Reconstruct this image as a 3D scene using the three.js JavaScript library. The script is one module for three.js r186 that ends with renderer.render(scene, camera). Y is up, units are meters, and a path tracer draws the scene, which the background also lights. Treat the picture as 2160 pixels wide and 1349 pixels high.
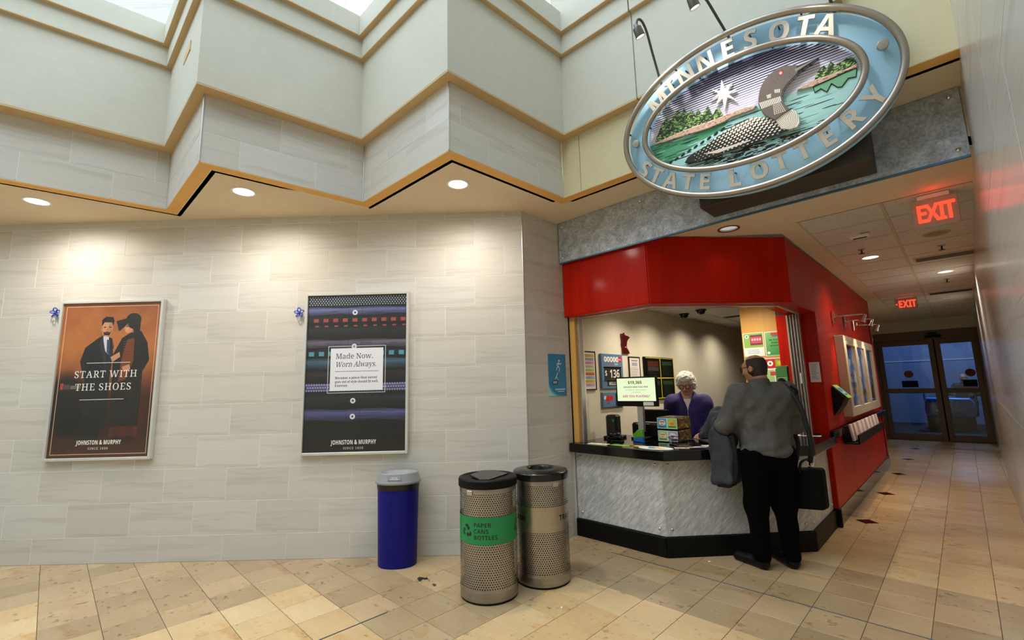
import * as THREE from 'three';
import { mergeGeometries, mergeVertices } from 'three/addons/utils/BufferGeometryUtils.js';
import { FontLoader } from 'three/addons/loaders/FontLoader.js';
import { TextGeometry } from 'three/addons/geometries/TextGeometry.js';

// ---------- camera, sky, exposure ----------
const scene = new THREE.Scene();
const camera = new THREE.PerspectiveCamera(70.572, 2160 / 1349, 0.02, 200);
camera.position.set(0, 1.54, 0);
camera.rotation.set(0.14791582, 0.77749123, -0.02503098, 'YXZ');
camera.updateMatrixWorld(true); camera.updateProjectionMatrix();
scene.background = new THREE.Color().setRGB(2.5, 2.92, 3.35);      // even overcast daylight above the skylight
const renderer = new THREE.WebGLRenderer({ antialias: true });
renderer.toneMapping = THREE.LinearToneMapping;
renderer.toneMappingExposure = 1.37;
renderer.shadowMap.enabled = true;

// ---------- helpers ----------
let seed = 12345;
const rnd = () => { seed = (seed * 1664525 + 1013904223) >>> 0; return seed / 4294967296; };
const rr = (a, b) => a + (b - a) * rnd();
const V = (x, y, z) => new THREE.Vector3(x, y, z);
const deg = Math.PI / 180;
const names = new Map();
function numbered(n) { const k = names.get(n) ?? 0; names.set(n, k + 1); return k ? n + '_' + String(k).padStart(3, '0') : n; }
function tag(o, label, category, group, kind) {
  o.userData.label = label; if (category) o.userData.category = category;
  if (group) o.userData.group = group; if (kind) o.userData.kind = kind;
  return o;
}
function thing(name, label, category, pos = [0, 0, 0], turn = 0, group) {
  const o = new THREE.Group(); o.name = numbered(name); o.position.set(...pos); o.rotation.y = turn; scene.add(o);
  return tag(o, label, category, group);
}
function struct(name, label, pos = [0, 0, 0], turn = 0, category = 'room part') {
  const o = new THREE.Group(); o.name = numbered(name); o.position.set(...pos); o.rotation.y = turn; scene.add(o);
  return tag(o, label, category, null, 'structure');
}
function clean(g) {
  const n = g.index ? g.toNonIndexed() : g;
  for (const k of Object.keys(n.attributes)) if (!['position', 'normal', 'uv'].includes(k)) n.deleteAttribute(k);
  if (!n.attributes.uv) n.setAttribute('uv', new THREE.BufferAttribute(new Float32Array(n.attributes.position.count * 2), 2));
  if (!n.attributes.normal) n.computeVertexNormals();
  n.morphAttributes = {}; n.clearGroups();
  return n;
}
const join = (list) => (list.length === 1 ? list[0] : mergeGeometries(list.map(clean)));
function part(parent, name, geo, material, label) {
  const m = new THREE.Mesh(Array.isArray(geo) ? join(geo) : geo, material);
  m.name = name; m.castShadow = m.receiveShadow = true; parent.add(m);
  if (label) m.userData.label = label;
  return m;
}
function solo(name, geo, material, label, category, group) {       // a thing that is one mesh
  const m = part(scene, numbered(name), geo, material);
  return tag(m, label, category, group);
}
// texture coordinates in metres, by the axis that a face points along
function uvm(g, ox = 0, oy = 0) {
  g = clean(g);
  const p = g.attributes.position, uv = g.attributes.uv, a = V(), b = V(), c = V(), n = V();
  for (let i = 0; i < p.count; i += 3) {
    a.fromBufferAttribute(p, i); b.fromBufferAttribute(p, i + 1); c.fromBufferAttribute(p, i + 2);
    n.crossVectors(b.clone().sub(a), c.clone().sub(a));
    const x = Math.abs(n.x), y = Math.abs(n.y), z = Math.abs(n.z);
    [a, b, c].forEach((q, k) => { if (y > x && y > z) uv.setXY(i + k, q.x + ox, q.z + oy); else if (x > z) uv.setXY(i + k, q.z + ox, q.y + oy); else uv.setXY(i + k, q.x + ox, q.y + oy); });
  }
  return g;
}
// a box with chamfered edges (44 triangles), uv in metres
function cbox(w, h, d, ch = 0.004, x = 0, y = 0, z = 0, ox = 0, oy = 0) {
  const H = [w / 2, h / 2, d / 2]; ch = Math.min(ch, H[0] * 0.9, H[1] * 0.9, H[2] * 0.9);
  const pos = [], P = (s, k) => H.map((q, i) => s[i] * (i === k ? q : q - ch));
  const tri = (...t) => {
    const [a, b, c] = t.map((q) => V(...q)), n = b.clone().sub(a).cross(c.clone().sub(a)), m = a.clone().add(b).add(c);
    if (n.dot(m) < 0) pos.push(...t[0], ...t[2], ...t[1]); else pos.push(...t[0], ...t[1], ...t[2]);
  };
  const quad = (a, b, c, e) => { tri(a, b, c); tri(a, c, e); };
  for (let k = 0; k < 3; k++) {
    const i = (k + 1) % 3, j = (k + 2) % 3, S = (sk, si, sj) => { const s = [0, 0, 0]; s[k] = sk; s[i] = si; s[j] = sj; return s; };
    for (const s of [-1, 1]) quad(P(S(s, -1, -1), k), P(S(s, 1, -1), k), P(S(s, 1, 1), k), P(S(s, -1, 1), k));
    for (const s of [-1, 1]) for (const t of [-1, 1]) quad(P(S(-1, s, t), i), P(S(1, s, t), i), P(S(1, s, t), j), P(S(-1, s, t), j));
  }
  for (const a of [-1, 1]) for (const b of [-1, 1]) for (const c of [-1, 1]) tri(P([a, b, c], 0), P([a, b, c], 1), P([a, b, c], 2));
  const g = new THREE.BufferGeometry(); g.setAttribute('position', new THREE.Float32BufferAttribute(pos, 3)); g.computeVertexNormals();
  return uvm(g, ox, oy).translate(x, y, z);
}
function bar(a, b, w, h, ch = 0.002) {                              // chamfered bar from a to b
  const A = V(...a), B = V(...b), L = A.distanceTo(B), g = cbox(w, h, L, ch);
  const q = new THREE.Matrix4().lookAt(B, A, Math.abs(B.clone().sub(A).normalize().y) > 0.99 ? V(0, 0, 1) : V(0, 1, 0));
  return g.applyMatrix4(q).translate((a[0] + b[0]) / 2, (a[1] + b[1]) / 2, (a[2] + b[2]) / 2);
}
function tube(pts, r, seg = 24, rad = 10, closed = false) {
  return clean(new THREE.TubeGeometry(new THREE.CatmullRomCurve3(pts.map((p) => V(...p)), closed), seg, r, rad, closed));
}
function rod(a, b, r, r2 = r, rad = 14) {
  const A = V(...a), B = V(...b), g = new THREE.CylinderGeometry(r2, r, A.distanceTo(B), rad);
  g.applyQuaternion(new THREE.Quaternion().setFromUnitVectors(V(0, 1, 0), B.clone().sub(A).normalize()));
  return clean(g.translate((a[0] + b[0]) / 2, (a[1] + b[1]) / 2, (a[2] + b[2]) / 2));
}
const lathe = (pts, seg = 32) => clean(new THREE.LatheGeometry(pts.map((p) => new THREE.Vector2(...p)), seg));
// a horizontal slab from a plan outline [[x, z], ...]
function slab(pts, y0, y1, holes = [], bevel = 0) {
  const s = new THREE.Shape(pts.map(([x, z]) => new THREE.Vector2(x, -z)));
  for (const h of holes) s.holes.push(new THREE.Path(h.map(([x, z]) => new THREE.Vector2(x, -z))));
  const g = new THREE.ExtrudeGeometry(s, { depth: y1 - y0 - 2 * bevel, bevelEnabled: bevel > 0, bevelSize: bevel, bevelThickness: bevel, bevelOffset: -bevel, bevelSegments: 2 });
  g.rotateX(-Math.PI / 2); g.translate(0, y0 + bevel, 0);
  return uvm(g);
}
// an upright slab from an outline in x, y, thickness along z (front face at z = t)
function plate(pts, t, bevel = 0, holes = []) {
  const s = new THREE.Shape(pts.map(([x, y]) => new THREE.Vector2(x, y)));
  for (const h of holes) s.holes.push(new THREE.Path(h.map(([x, y]) => new THREE.Vector2(x, y))));
  return clean(new THREE.ExtrudeGeometry(s, { depth: t - 2 * bevel, bevelEnabled: bevel > 0, bevelSize: bevel, bevelThickness: bevel, bevelOffset: -bevel, bevelSegments: 1 }).translate(0, 0, bevel));
}
const ring = (rx, ry, n = 48, cx = 0, cy = 0) => Array.from({ length: n }, (_, i) => [cx + rx * Math.cos(i / n * 2 * Math.PI), cy + ry * Math.sin(i / n * 2 * Math.PI)]);

// ---------- procedural textures ----------
const NN = 64, lattice = Array.from({ length: NN * NN }, () => rnd());
function vn(x, y, px, py) {                                          // value noise, period px, py
  const x0 = Math.floor(x), y0 = Math.floor(y), fx = x - x0, fy = y - y0, sx = fx * fx * (3 - 2 * fx), sy = fy * fy * (3 - 2 * fy);
  const at = (i, j) => lattice[((((j % py) + py) % py) * 37 % NN) * NN + ((((i % px) + px) % px) * 29 + (((j % py) + py) % py) * 11) % NN];
  const a = at(x0, y0), b = at(x0 + 1, y0), c = at(x0, y0 + 1), d = at(x0 + 1, y0 + 1);
  return a + (b - a) * sx + (c - a) * sy + (a - b - c + d) * sx * sy;
}
function fbm(u, v, fx, fy, oct = 4) { let s = 0, a = 0.5, t = 0; for (let o = 0; o < oct; o++) { s += a * vn(u * fx, v * fy, fx, fy); t += a; a *= 0.5; fx *= 2; fy *= 2; u += 0.137; v += 0.071; } return s / t; }
function dataTex(w, h, fn, size, srgb = true) {                      // fn(u, v) -> [r, g, b] 0..255
  const d = new Uint8Array(w * h * 4);
  for (let j = 0; j < h; j++) for (let i = 0; i < w; i++) { const c = fn(i / w, j / h, i, j), o = (j * w + i) * 4; for (let k = 0; k < 3; k++) d[o + k] = Math.max(0, Math.min(255, c[k])); d[o + 3] = 255; }
  const t = new THREE.DataTexture(d, w, h); t.wrapS = t.wrapT = THREE.RepeatWrapping; t.magFilter = THREE.LinearFilter; t.minFilter = THREE.LinearFilter;
  if (srgb) t.colorSpace = THREE.SRGBColorSpace;
  if (size) t.repeat.set(1 / size[0], 1 / size[1]);
  t.needsUpdate = true; return t;
}
function canvasTex(w, h, draw) {
  const c = document.createElement('canvas'); c.width = w; c.height = h; const x = c.getContext('2d'); draw(x, w, h);
  const t = new THREE.CanvasTexture(c); t.colorSpace = THREE.SRGBColorSpace; return t;
}
const mix = (a, b, t) => a.map((x, i) => x + (b[i] - x) * t);
const sstep = (a, b, x) => { const t = Math.max(0, Math.min(1, (x - a) / (b - a))); return t * t * (3 - 2 * t); };
const mat = (color, roughness = 0.6, metalness = 0, extra = {}) => new THREE.MeshStandardMaterial({ color, roughness, metalness, ...extra });
const phys = (color, roughness, metalness, extra) => new THREE.MeshPhysicalMaterial({ color, roughness, metalness, ...extra });
const tint = (m, color) => { const c = m.clone(); c.color.set(color); return c; };

const texStone = dataTex(1024, 512, (u, v) => {                      // wall tile: pale stone with thin horizontal veins
  const w = fbm(u, v, 4, 6, 3) * 0.05, n = fbm(u, v + w, 3, 40, 4), m = fbm(u, v, 5, 5, 4), vein = sstep(0.62, 0.8, fbm(u + 0.3, v + w * 1.6, 2, 26, 4)), fine = fbm(u, v, 24, 200, 2);
  const base = mix([213, 210, 203], [202, 199, 192], n * 0.6 + m * 0.4);
  return mix(base, [177, 173, 165], vein * 0.34).map((x) => x + (fine - 0.5) * 6);
}, [1.8, 0.9]);
const texTrav = dataTex(1024, 1024, (u, v) => {                      // floor tile: travertine with pits and clouds
  const m = fbm(u, v, 5, 5, 5), l = fbm(u, v, 4, 24, 4), pit = sstep(0.64, 0.74, fbm(u + 0.2, v + 0.63, 31, 47, 4)) * sstep(0.5, 0.7, fbm(u + 0.31, v + 0.4, 7, 9, 3)), sp = sstep(0.74, 0.84, fbm(u, v, 61, 53, 3)), rust = sstep(0.64, 0.78, fbm(u + 0.5, v + 0.1, 7, 9, 4));
  let c = mix([228, 212, 184], [198, 178, 148], m * 0.6 + l * 0.4);
  c = mix(c, [196, 152, 92], rust * 0.32); c = mix(c, [92, 76, 60], pit * 0.38); c = mix(c, [140, 120, 98], sp * 0.3);
  return c;
}, [1.3, 1.3]);
const texCherry = dataTex(512, 512, (u, v) => {                      // red stained veneer, upright grain
  const g = fbm(u, v, 50, 2, 4), b = fbm(u, v, 6, 2, 3), f = fbm(u, v, 128, 10, 2);
  return mix([190, 30, 4], [156, 17, 2], g * 0.6 + b * 0.4).map((x) => x * (0.95 + f * 0.1));
}, [1.4, 1.4]);
const texMaple = dataTex(512, 512, (u, v) => { const g = fbm(u, v, 40, 2, 4), b = fbm(u, v, 5, 2, 3); return mix([222, 172, 92], [204, 150, 70], g * 0.5 + b * 0.5); }, [1.2, 1.2]);
const texGalv = dataTex(512, 512, (u, v) => { const s = fbm(u, v, 12, 12, 5), f = fbm(u + 0.4, v, 60, 60, 2); const x = 146 + s * 66 + (f - 0.5) * 60; return [x * 0.97, x, x * 1.05]; }, [0.7, 0.7]);
const texSwirl = dataTex(512, 512, (u, v) => {                       // hand-brushed zinc: short diagonal strokes
  const s = fbm(u + v, v - u, 10, 64, 3), t = fbm(u - v * 0.2, v + u, 40, 9, 3), c = fbm(u, v, 4, 4, 3), x = 130 + s * 66 + t * 26 + c * 26; return [x, x * 1.0, x * 0.985];
}, [0.8, 0.8]);
const texBrush = dataTex(256, 512, (u, v) => { const x = 165 + (fbm(u, v, 3, 128, 3) - 0.5) * 60; return [x, x * 0.985, x * 0.96]; }, [0.4, 0.4]);
const texAcoustic = dataTex(512, 512, (u, v) => { const p = sstep(0.66, 0.8, fbm(u, v, 60, 60, 2)), m = fbm(u, v, 4, 4, 3), x = 226 - p * 38 - m * 12; return [x, x * 0.985, x * 0.95]; }, [0.6, 0.6]);
const texPlaster = dataTex(512, 512, (u, v) => { const m = fbm(u, v, 3, 3, 4), f = fbm(u, v, 64, 64, 2), x = 246 - m * 10 - f * 6; return [x, x, x]; }, [2.5, 2.5]);
const texWeave = dataTex(256, 256, (u, v, i, j) => { const w = ((i >> 1) + (j >> 1)) % 2 ? 12 : -6, x = 214 + w + (fbm(u, v, 6, 6, 4) - 0.5) * 44; return [x, x, x]; }, [0.16, 0.16]);
const bumpGrain = dataTex(256, 256, (u, v) => { const x = 255 * fbm(u, v, 32, 32, 3); return [x, x, x]; }, [0.3, 0.3], false);

// ---------- shared materials ----------
const M = {};
M.stone = ['#ffffff', '#fbf9f5', '#fdfbf9', '#f7f6f3'].map((c) => mat(c, 0.5, 0, { map: texStone }));
M.grout = mat('#efece4', 0.9);
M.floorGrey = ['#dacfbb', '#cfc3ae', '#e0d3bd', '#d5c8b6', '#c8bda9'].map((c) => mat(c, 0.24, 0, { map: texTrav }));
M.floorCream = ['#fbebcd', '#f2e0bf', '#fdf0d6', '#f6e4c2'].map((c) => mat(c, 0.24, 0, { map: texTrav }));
M.floorGrout = mat('#4a3c2e', 0.85);
M.inlay = mat('#4d535d', 0.35, 0.7);
M.black = phys('#060606', 0.5, 0, { specularIntensity: 0.4 });
M.blackGloss = mat('#080807', 0.12);
M.plaster = mat('#d6d5c6', 0.85, 0, { map: texPlaster });
M.cream = mat('#e2d7ae', 0.85, 0, { map: texPlaster });
M.tan = mat('#dcc49a', 0.85, 0, { map: texPlaster });
M.ceil = mat('#f4e2c4', 0.85, 0, { map: texPlaster });
M.trimTan = mat('#dcbc8c', 0.85, 0, { map: texPlaster });
M.trimGold = mat('#fcc470', 0.8, 0, { map: texPlaster });
M.booth = mat('#f2ead2', 0.85, 0, { map: texPlaster });
M.steel = mat('#ffffff', 0.3, 1, { map: texBrush });
M.alu = mat('#c4c2bd', 0.38, 0.85);
M.chrome = mat('#d8d6d2', 0.12, 1);
M.satin = mat('#a9a59d', 0.36, 0.9);
M.galv = mat('#ffffff', 0.5, 0.15, { map: texGalv });
M.swirl = mat('#ffffff', 0.5, 0.05, { map: texSwirl });
M.red = phys('#ffffff', 0.45, 0, { map: texCherry, clearcoat: 0.09, clearcoatRoughness: 0.12, specularIntensity: 0.18 });
M.maple = mat('#ffffff', 0.45, 0, { map: texMaple });
M.acoustic = mat('#ffffff', 0.95, 0, { map: texAcoustic });
M.tbar = mat('#c9bea6', 0.6);
M.white = mat('#ecebe6', 0.5);
M.dark = mat('#1b1a1a', 0.6);
const glow = (color, k) => new THREE.MeshStandardMaterial({ color: '#000000', emissive: color, emissiveIntensity: k, roughness: 0.5 });
// ---------- tiles ----------
const tileCache = new Map();
function tileGeo(w, h, t, ch, v) {                                    // 18 triangles, back at z = 0, uv in metres, v picks another piece of the stone
  const key = [w.toFixed(3), h.toFixed(3), t, ch, v].join();
  if (tileCache.has(key)) return tileCache.get(key);
  const X = w / 2, Y = h / 2, c = [[-1, -1], [1, -1], [1, 1], [-1, 1]], pos = [], q = (a, b, d, e) => pos.push(...a, ...b, ...d, ...a, ...d, ...e);
  const top = c.map(([a, b]) => [a * (X - ch), b * (Y - ch), t]), mid = c.map(([a, b]) => [a * X, b * Y, t - ch]), low = c.map(([a, b]) => [a * X, b * Y, 0]);
  q(...top); for (let i = 0; i < 4; i++) { const j = (i + 1) % 4; q(mid[i], mid[j], top[j], top[i]); q(low[i], low[j], mid[j], mid[i]); }
  const g = new THREE.BufferGeometry(), uv = []; for (let i = 0; i < pos.length; i += 3) uv.push(pos[i] + v * 0.737 + w * 3.1, pos[i + 1] + v * 0.391 + h * 1.7);
  g.setAttribute('position', new THREE.Float32BufferAttribute(pos, 3)); g.setAttribute('uv', new THREE.Float32BufferAttribute(uv, 2)); g.computeVertexNormals();
  tileCache.set(key, g); return g;
}
function bond(parent, name, x0, x1, rows, mats, { step = 0.603, gap = 0.004, t = 0.012, z = 0, skip } = {}) {   // running bond of wall tiles in the parent's xy plane
  for (const [y0, y1, off] of rows) {
    const cuts = [x0]; for (let k = Math.ceil((x0 - off) / step - 1e-6); off + k * step < x1 - 0.01; k++) if (off + k * step > x0 + 0.01) cuts.push(off + k * step); cuts.push(x1);
    for (let i = 0; i + 1 < cuts.length; i++) {
      if (skip?.(cuts[i], cuts[i + 1], y0, y1)) continue;
      const m = part(parent, name, tileGeo(cuts[i + 1] - cuts[i] - gap, y1 - y0 - gap, t, 0.0012, Math.floor(rnd() * 6)), mats[Math.floor(rnd() * mats.length)]);
      m.position.set((cuts[i] + cuts[i + 1]) / 2, (y0 + y1) / 2, z);
    }
  }
}
const wallRows = (top, flip = 0, ph = [-0.5, -0.195]) => { const r = [[0, 0.235, ph[flip]]]; for (let y = 0.235, k = 1; y < top - 0.01; y += 0.305, k++) r.push([y, Math.min(y + 0.305, top), ph[(k + flip) % 2]]); return r; };

const CEIL = 3.36, HALL = 2.96, TOP = 7.4;
const TURN = Math.atan2(0.6978, 0.7164);                              // the long tiled wall stands at 44 degrees to the floor grid
const rightX = (z) => 0.16 + 0.0135 * -z;

// ---------- floor ----------
{
  const f = struct('floor', 'polished beige travertine tile floor of hall and corridor', [0, 0, 0], 0, 'floor');
  part(f, 'floor_bed', slab([[-10, 7], [5, 7], [5, -15.3], [-10, -15.3]], -0.2, -0.0022), M.floorGrout);
  const xs = [], zs = [];
  for (let x = -2.139; x > -3.0; x -= 0.312) xs.push(x);
  for (let x = -3.075; x > -10; x -= 0.311) xs.push(x);
  for (let x = -2.139 + 0.3025; x < 5; x += 0.3025) xs.push(x);
  for (let z = -0.0746; z > -2.9; z -= 0.3063) zs.push(z);
  for (let z = -3.154; z > -3.8; z -= 0.326) zs.push(z);
  for (let z = -3.806; z > -15.4; z -= 0.3075) zs.push(z);
  for (let z = -0.0746 + 0.306; z < 7; z += 0.306) zs.push(z);
  xs.sort((a, b) => a - b); zs.sort((a, b) => a - b);
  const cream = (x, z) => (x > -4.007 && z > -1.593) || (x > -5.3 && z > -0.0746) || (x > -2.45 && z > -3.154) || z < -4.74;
  const cells = [];
  const p = V(), q = V();
  for (let i = 0; i + 1 < xs.length; i++) for (let j = 0; j + 1 < zs.length; j++) {
    const x = (xs[i] + xs[i + 1]) / 2, z = (zs[j] + zs[j + 1]) / 2, w = xs[i + 1] - xs[i], d = zs[j + 1] - zs[j];
    if (w < 0.05 || d < 0.05 || x > rightX(z) + 0.2 && z < -2.2 || z < -0.974 * x - 6.5 && x < -3.2 || x < -3.25 || z < -15.25) { if (!(x > -9.5 && x < -3.2 && z > -0.974 * x - 6.5 && z < 6)) continue; }
    if (z > -10.5 && z < -4.25 && x < -1.3 && (x + 2.075) * 0.738 + (z + 4.02) * 0.675 < -0.28 || z < -10.5 && x < -1.8) continue;
    p.set(x, 0, z).project(camera); q.set(x, 0, z).applyMatrix4(camera.matrixWorldInverse);
    const seen = q.z < -0.4 && Math.abs(p.x) < 1.12 && Math.abs(p.y) < 1.1;
    const size = seen ? w * d * 1.5 / Math.pow(Math.max(0.5, -q.z), 3) : 0;
    cells.push({ x, z, w, d, size });
  }
  cells.sort((a, b) => b.size - a.size);
  const rest = new Map();
  cells.forEach((c, k) => {
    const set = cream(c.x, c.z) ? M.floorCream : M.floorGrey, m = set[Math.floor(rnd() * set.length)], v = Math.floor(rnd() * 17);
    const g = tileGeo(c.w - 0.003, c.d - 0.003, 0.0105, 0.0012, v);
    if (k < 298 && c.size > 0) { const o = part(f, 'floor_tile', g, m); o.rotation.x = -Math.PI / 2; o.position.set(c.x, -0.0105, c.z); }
    else { if (!rest.has(m)) rest.set(m, []); rest.get(m).push(clean(g.clone()).rotateX(-Math.PI / 2).translate(c.x, -0.0105, c.z)); }
  });
  for (const [m, list] of rest) part(f, 'floor_tiles_beyond', list, m).userData.kind = 'stuff';
  part(f, 'inlay_strip', cbox(0.01, 0.004, 8, 0.001, -3.075, 0, 2.2), M.inlay, 'thin blue-grey metal strip between floor tiles');
  part(f, 'inlay_strip', cbox(2.7, 0.004, 0.01, 0.001, -1.72 + 0.55, 0, -3.806), M.inlay, 'thin blue-grey metal strip between floor tiles');
  for (const z of [-6.385, -8.05, -9.785, -11.6, -13.4]) {
    const g = cbox(0.145, 0.003, 0.145, 0.001); g.rotateY(Math.PI / 4); part(f, 'diamond_inlay', g.translate(-0.935, 0.0005, z), M.blackGloss, 'small black diamond set in the floor');
  }
}

// ---------- the long tiled wall, its short return and the corner bead ----------
{
  const w = struct('wall_left', 'long pale stone-tiled wall behind the posters', [-3.062, 0, -3.292], TURN, 'wall');
  part(w, 'wall_core', cbox(7.6, 3.5, 0.2, 0.001, -3.8, 1.75, -0.1022), M.grout);
  bond(w, 'wall_tile', -7.6, -0.004, wallRows(CEIL), M.stone, { z: -0.0125 });
  const b = struct('wall_center', 'short stone-tiled wall return beside the booth', [-3.062, 0, -3.292], Math.PI / 2, 'wall');
  part(b, 'wall_core', cbox(1.0, 3.5, 0.2, 0.001, 0.5, 1.75, -0.1022), M.grout);
  bond(b, 'wall_tile', 0.004, 0.7, wallRows(CEIL, 1, [0.33, 0.03]), M.stone, { z: -0.0125 });
  const t = struct('trim_1', 'pale metal corner bead where the tiled walls meet', [-3.062, 0, -3.292], TURN / 2 + Math.PI / 4, 'trim');
  part(t, 'corner_bead', cbox(0.012, CEIL, 0.012, 0.003, 0, CEIL / 2, -0.004), M.alu);
}

// ---------- zigzag soffit ----------
const ZZ = [[-8.3, 2.0], [-6.85, 2.0], [-6.75, 0.68], [-5.5, 0.66], [-5.38, -0.645], [-4.07, -0.665], [-3.94, -1.978], [-2.605, -2.0], [-2.564, -3.37], [0.21, -3.42]];
function offsetLine(L, d) {                                           // d > 0 moves the line towards the open hall
  return L.map((p, i) => {
    const n = (a, b) => { const ex = b[0] - a[0], ez = b[1] - a[1], l = Math.hypot(ex, ez); return [-ez / l, ex / l]; };
    const A = i ? n(L[i - 1], p) : n(p, L[i + 1]), B = i + 1 < L.length ? n(p, L[i + 1]) : A, k = 1 + A[0] * B[0] + A[1] * B[1];
    return [p[0] + d * (A[0] + B[0]) / k, p[1] + d * (A[1] + B[1]) / k];
  });
}
const strip = (L, d0, d1) => [...offsetLine(L, d0), ...offsetLine(L, d1).reverse()];
const edgeFrame = (a, b) => ({ turn: Math.atan2(-(b[1] - a[1]), b[0] - a[0]), len: Math.hypot(b[0] - a[0], b[1] - a[1]) });
{
  const band = struct('trim_2', 'zigzag band of grey stone tiles along the soffit', [0, 0, 0], 0, 'soffit band');
  part(band, 'band_core', slab(strip(ZZ.slice(0, 9), -0.0024, -0.14), CEIL, 3.95), M.grout);
  for (let i = 0; i < 8; i++) {
    const { turn, len } = edgeFrame(ZZ[i], ZZ[i + 1]), c = Math.cos(turn), s = -Math.sin(turn), off = rr(0.1, 0.5);
    for (const [y0, y1, o] of [[CEIL, 3.625, off], [3.625, 3.94, off - 0.3]]) {
      const cuts = [0.004]; for (let k = -2; k < 6; k++) { const x = o + k * 0.603; if (x > 0.02 && x < len - 0.02) cuts.push(x); } cuts.push(len - 0.004);
      for (let j = 0; j + 1 < cuts.length; j++) {
        const m = part(band, 'band_tile', tileGeo(cuts[j + 1] - cuts[j] - 0.004, y1 - y0 - 0.004, 0.012, 0.0012, Math.floor(rnd() * 6)), M.stone[Math.floor(rnd() * 4)]), mx = (cuts[j] + cuts[j + 1]) / 2;
        m.rotation.y = turn; m.position.set(ZZ[i][0] + c * mx - 0.0125 * -s * -1, (y0 + y1) / 2, ZZ[i][1] + s * mx);
        m.position.x = ZZ[i][0] + c * mx + 0.0125 * s; m.position.z = ZZ[i][1] + s * mx - 0.0125 * c;
      }
    }
    if (i % 2 === 0 || i === 7) continue;
    part(band, 'edge_bead', cbox(0.012, 0.58, 0.012, 0.003, ZZ[i + 1][0], 3.65, ZZ[i + 1][1]), M.alu, 'bright metal bead on the outer corner');
  }
  for (const i of [1, 3, 5, 7]) part(band, 'edge_bead', cbox(0.012, 0.58, 0.012, 0.003, ZZ[i][0], 3.65, ZZ[i][1]), M.alu, 'bright metal bead on the outer corner');
  const sideBand = struct('wall_front_band', 'cream painted band above the grey metal beam', [0, 0, 0], 0, 'soffit band');
  const L = ZZ.slice(8);
  part(sideBand, 'painted_band', slab(strip([[-2.564, -3.37], [-2.36, -3.374]], 0, -0.14), CEIL, 3.95), M.cream);
  part(sideBand, 'painted_band', slab(strip([[-2.353, -3.374], [0.21, -3.42]], 0, -0.14), CEIL, 3.95), M.cream);
  part(sideBand, 'joint_backing', slab(strip(L, -0.01, -0.12), CEIL + 0.01, 3.94), M.cream);
  const rim = struct('trim_3', 'golden tan painted rim around the soffit underside', [0, 0, 0], 0, 'trim');
  part(rim, 'soffit_rim', slab(strip(ZZ, -0.002, -0.1), CEIL - 0.004, CEIL + 0.02), M.trimGold);
  // flat soffit ceiling with holes for the recessed lamps
  const inner = offsetLine(ZZ, -0.107);
  const s = struct('ceiling', 'smooth cream soffit ceiling with recessed lamps', [0, 0, 0], 0, 'ceiling');
  const hole = ([x, z]) => Array.from({ length: 24 }, (_, i) => [x + 0.085 * Math.cos(i / 12 * Math.PI), z + 0.085 * Math.sin(i / 12 * Math.PI)]).reverse();
  part(s, 'soffit_board', slab([...inner, [rightX(-3.9), -3.9], [-3.15, -3.9], [-3.15, -3.24], [-8.6, 2.05]], CEIL, CEIL + 0.02, [[-5.916, 0.244], [-4.444, -1.077], [-3.019, -2.417]].map(hole)), M.ceil);
  part(s, 'soffit_core', slab([...offsetLine(ZZ, -0.02), [rightX(-3.9), -3.9], [-3.15, -3.9], [-3.15, -3.24], [-8.6, 2.05]], CEIL + 0.16, CEIL + 0.22), M.ceil);
  // overhanging plaster wall in three steps
  const up = struct('wall_upper', 'stepped pale plaster wall above the tiled soffit band', [0, 0, 0], 0, 'wall');
  const U = [[-8.2, 2.1], [-6.75, 2.1], [-6.63, 0.76], [-5.37, 0.74], [-5.246, -0.57], [-3.958, -0.59], [-3.843, -1.897], [-2.515, -1.921], [-2.46, -3.28], [-1.69, -3.295]];
  const U2 = [[-1.678, -3.295], [-0.26, -3.32]];
  for (const [L2, nm] of [[U, 'wall_face'], [U2, 'wall_face']]) {
    part(up, nm, slab(strip(L2, 0, -0.3), 3.955, 4.76), M.plaster);
    part(up, 'wall_step', slab(strip(L2, 0.045, -0.3), 4.76, 4.96), M.plaster);
    part(up, 'wall_step', slab(strip(L2, 0.09, -0.3), 4.96, 5.165), M.plaster);
    part(up, 'wall_underside', slab(strip(L2, -0.001, -0.3), 3.94, 3.955), M.trimTan, 'golden tan underside of the overhang');
  }
  for (const L2 of [U, U2]) { part(up, 'step_underside', slab(strip(L2, 0.044, -0.02), 4.754, 4.76), M.trimTan, 'golden tan underside of the step'); part(up, 'step_underside', slab(strip(L2, 0.089, 0.02), 4.954, 4.96), M.trimTan, 'golden tan underside of the step'); }
  part(up, 'joint_backing', slab([[-1.72, -3.31], [-1.65, -3.31], [-1.65, -3.55], [-1.72, -3.55]], 3.96, 5.165), M.plaster);
  part(up, 'wall_slot', [cbox(0.27, 0.09, 0.01, 0.002, -4.46, 4.49, -0.581)], M.trimTan, 'small tan slot plate in the plaster');
  // cream wall to the right of the overhang, up to the roof
  const cr = struct('wall_front', 'cream wall above the beam beside the grey side wall', [0, 0, 0], 0, 'wall');
  part(cr, 'wall_board', slab([[-0.3, -3.43], [rightX(-3.42) + 0.05, -3.43], [rightX(-3.42) + 0.05, -3.6], [-0.3, -3.6]], 3.95, TOP), M.cream);
}

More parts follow.
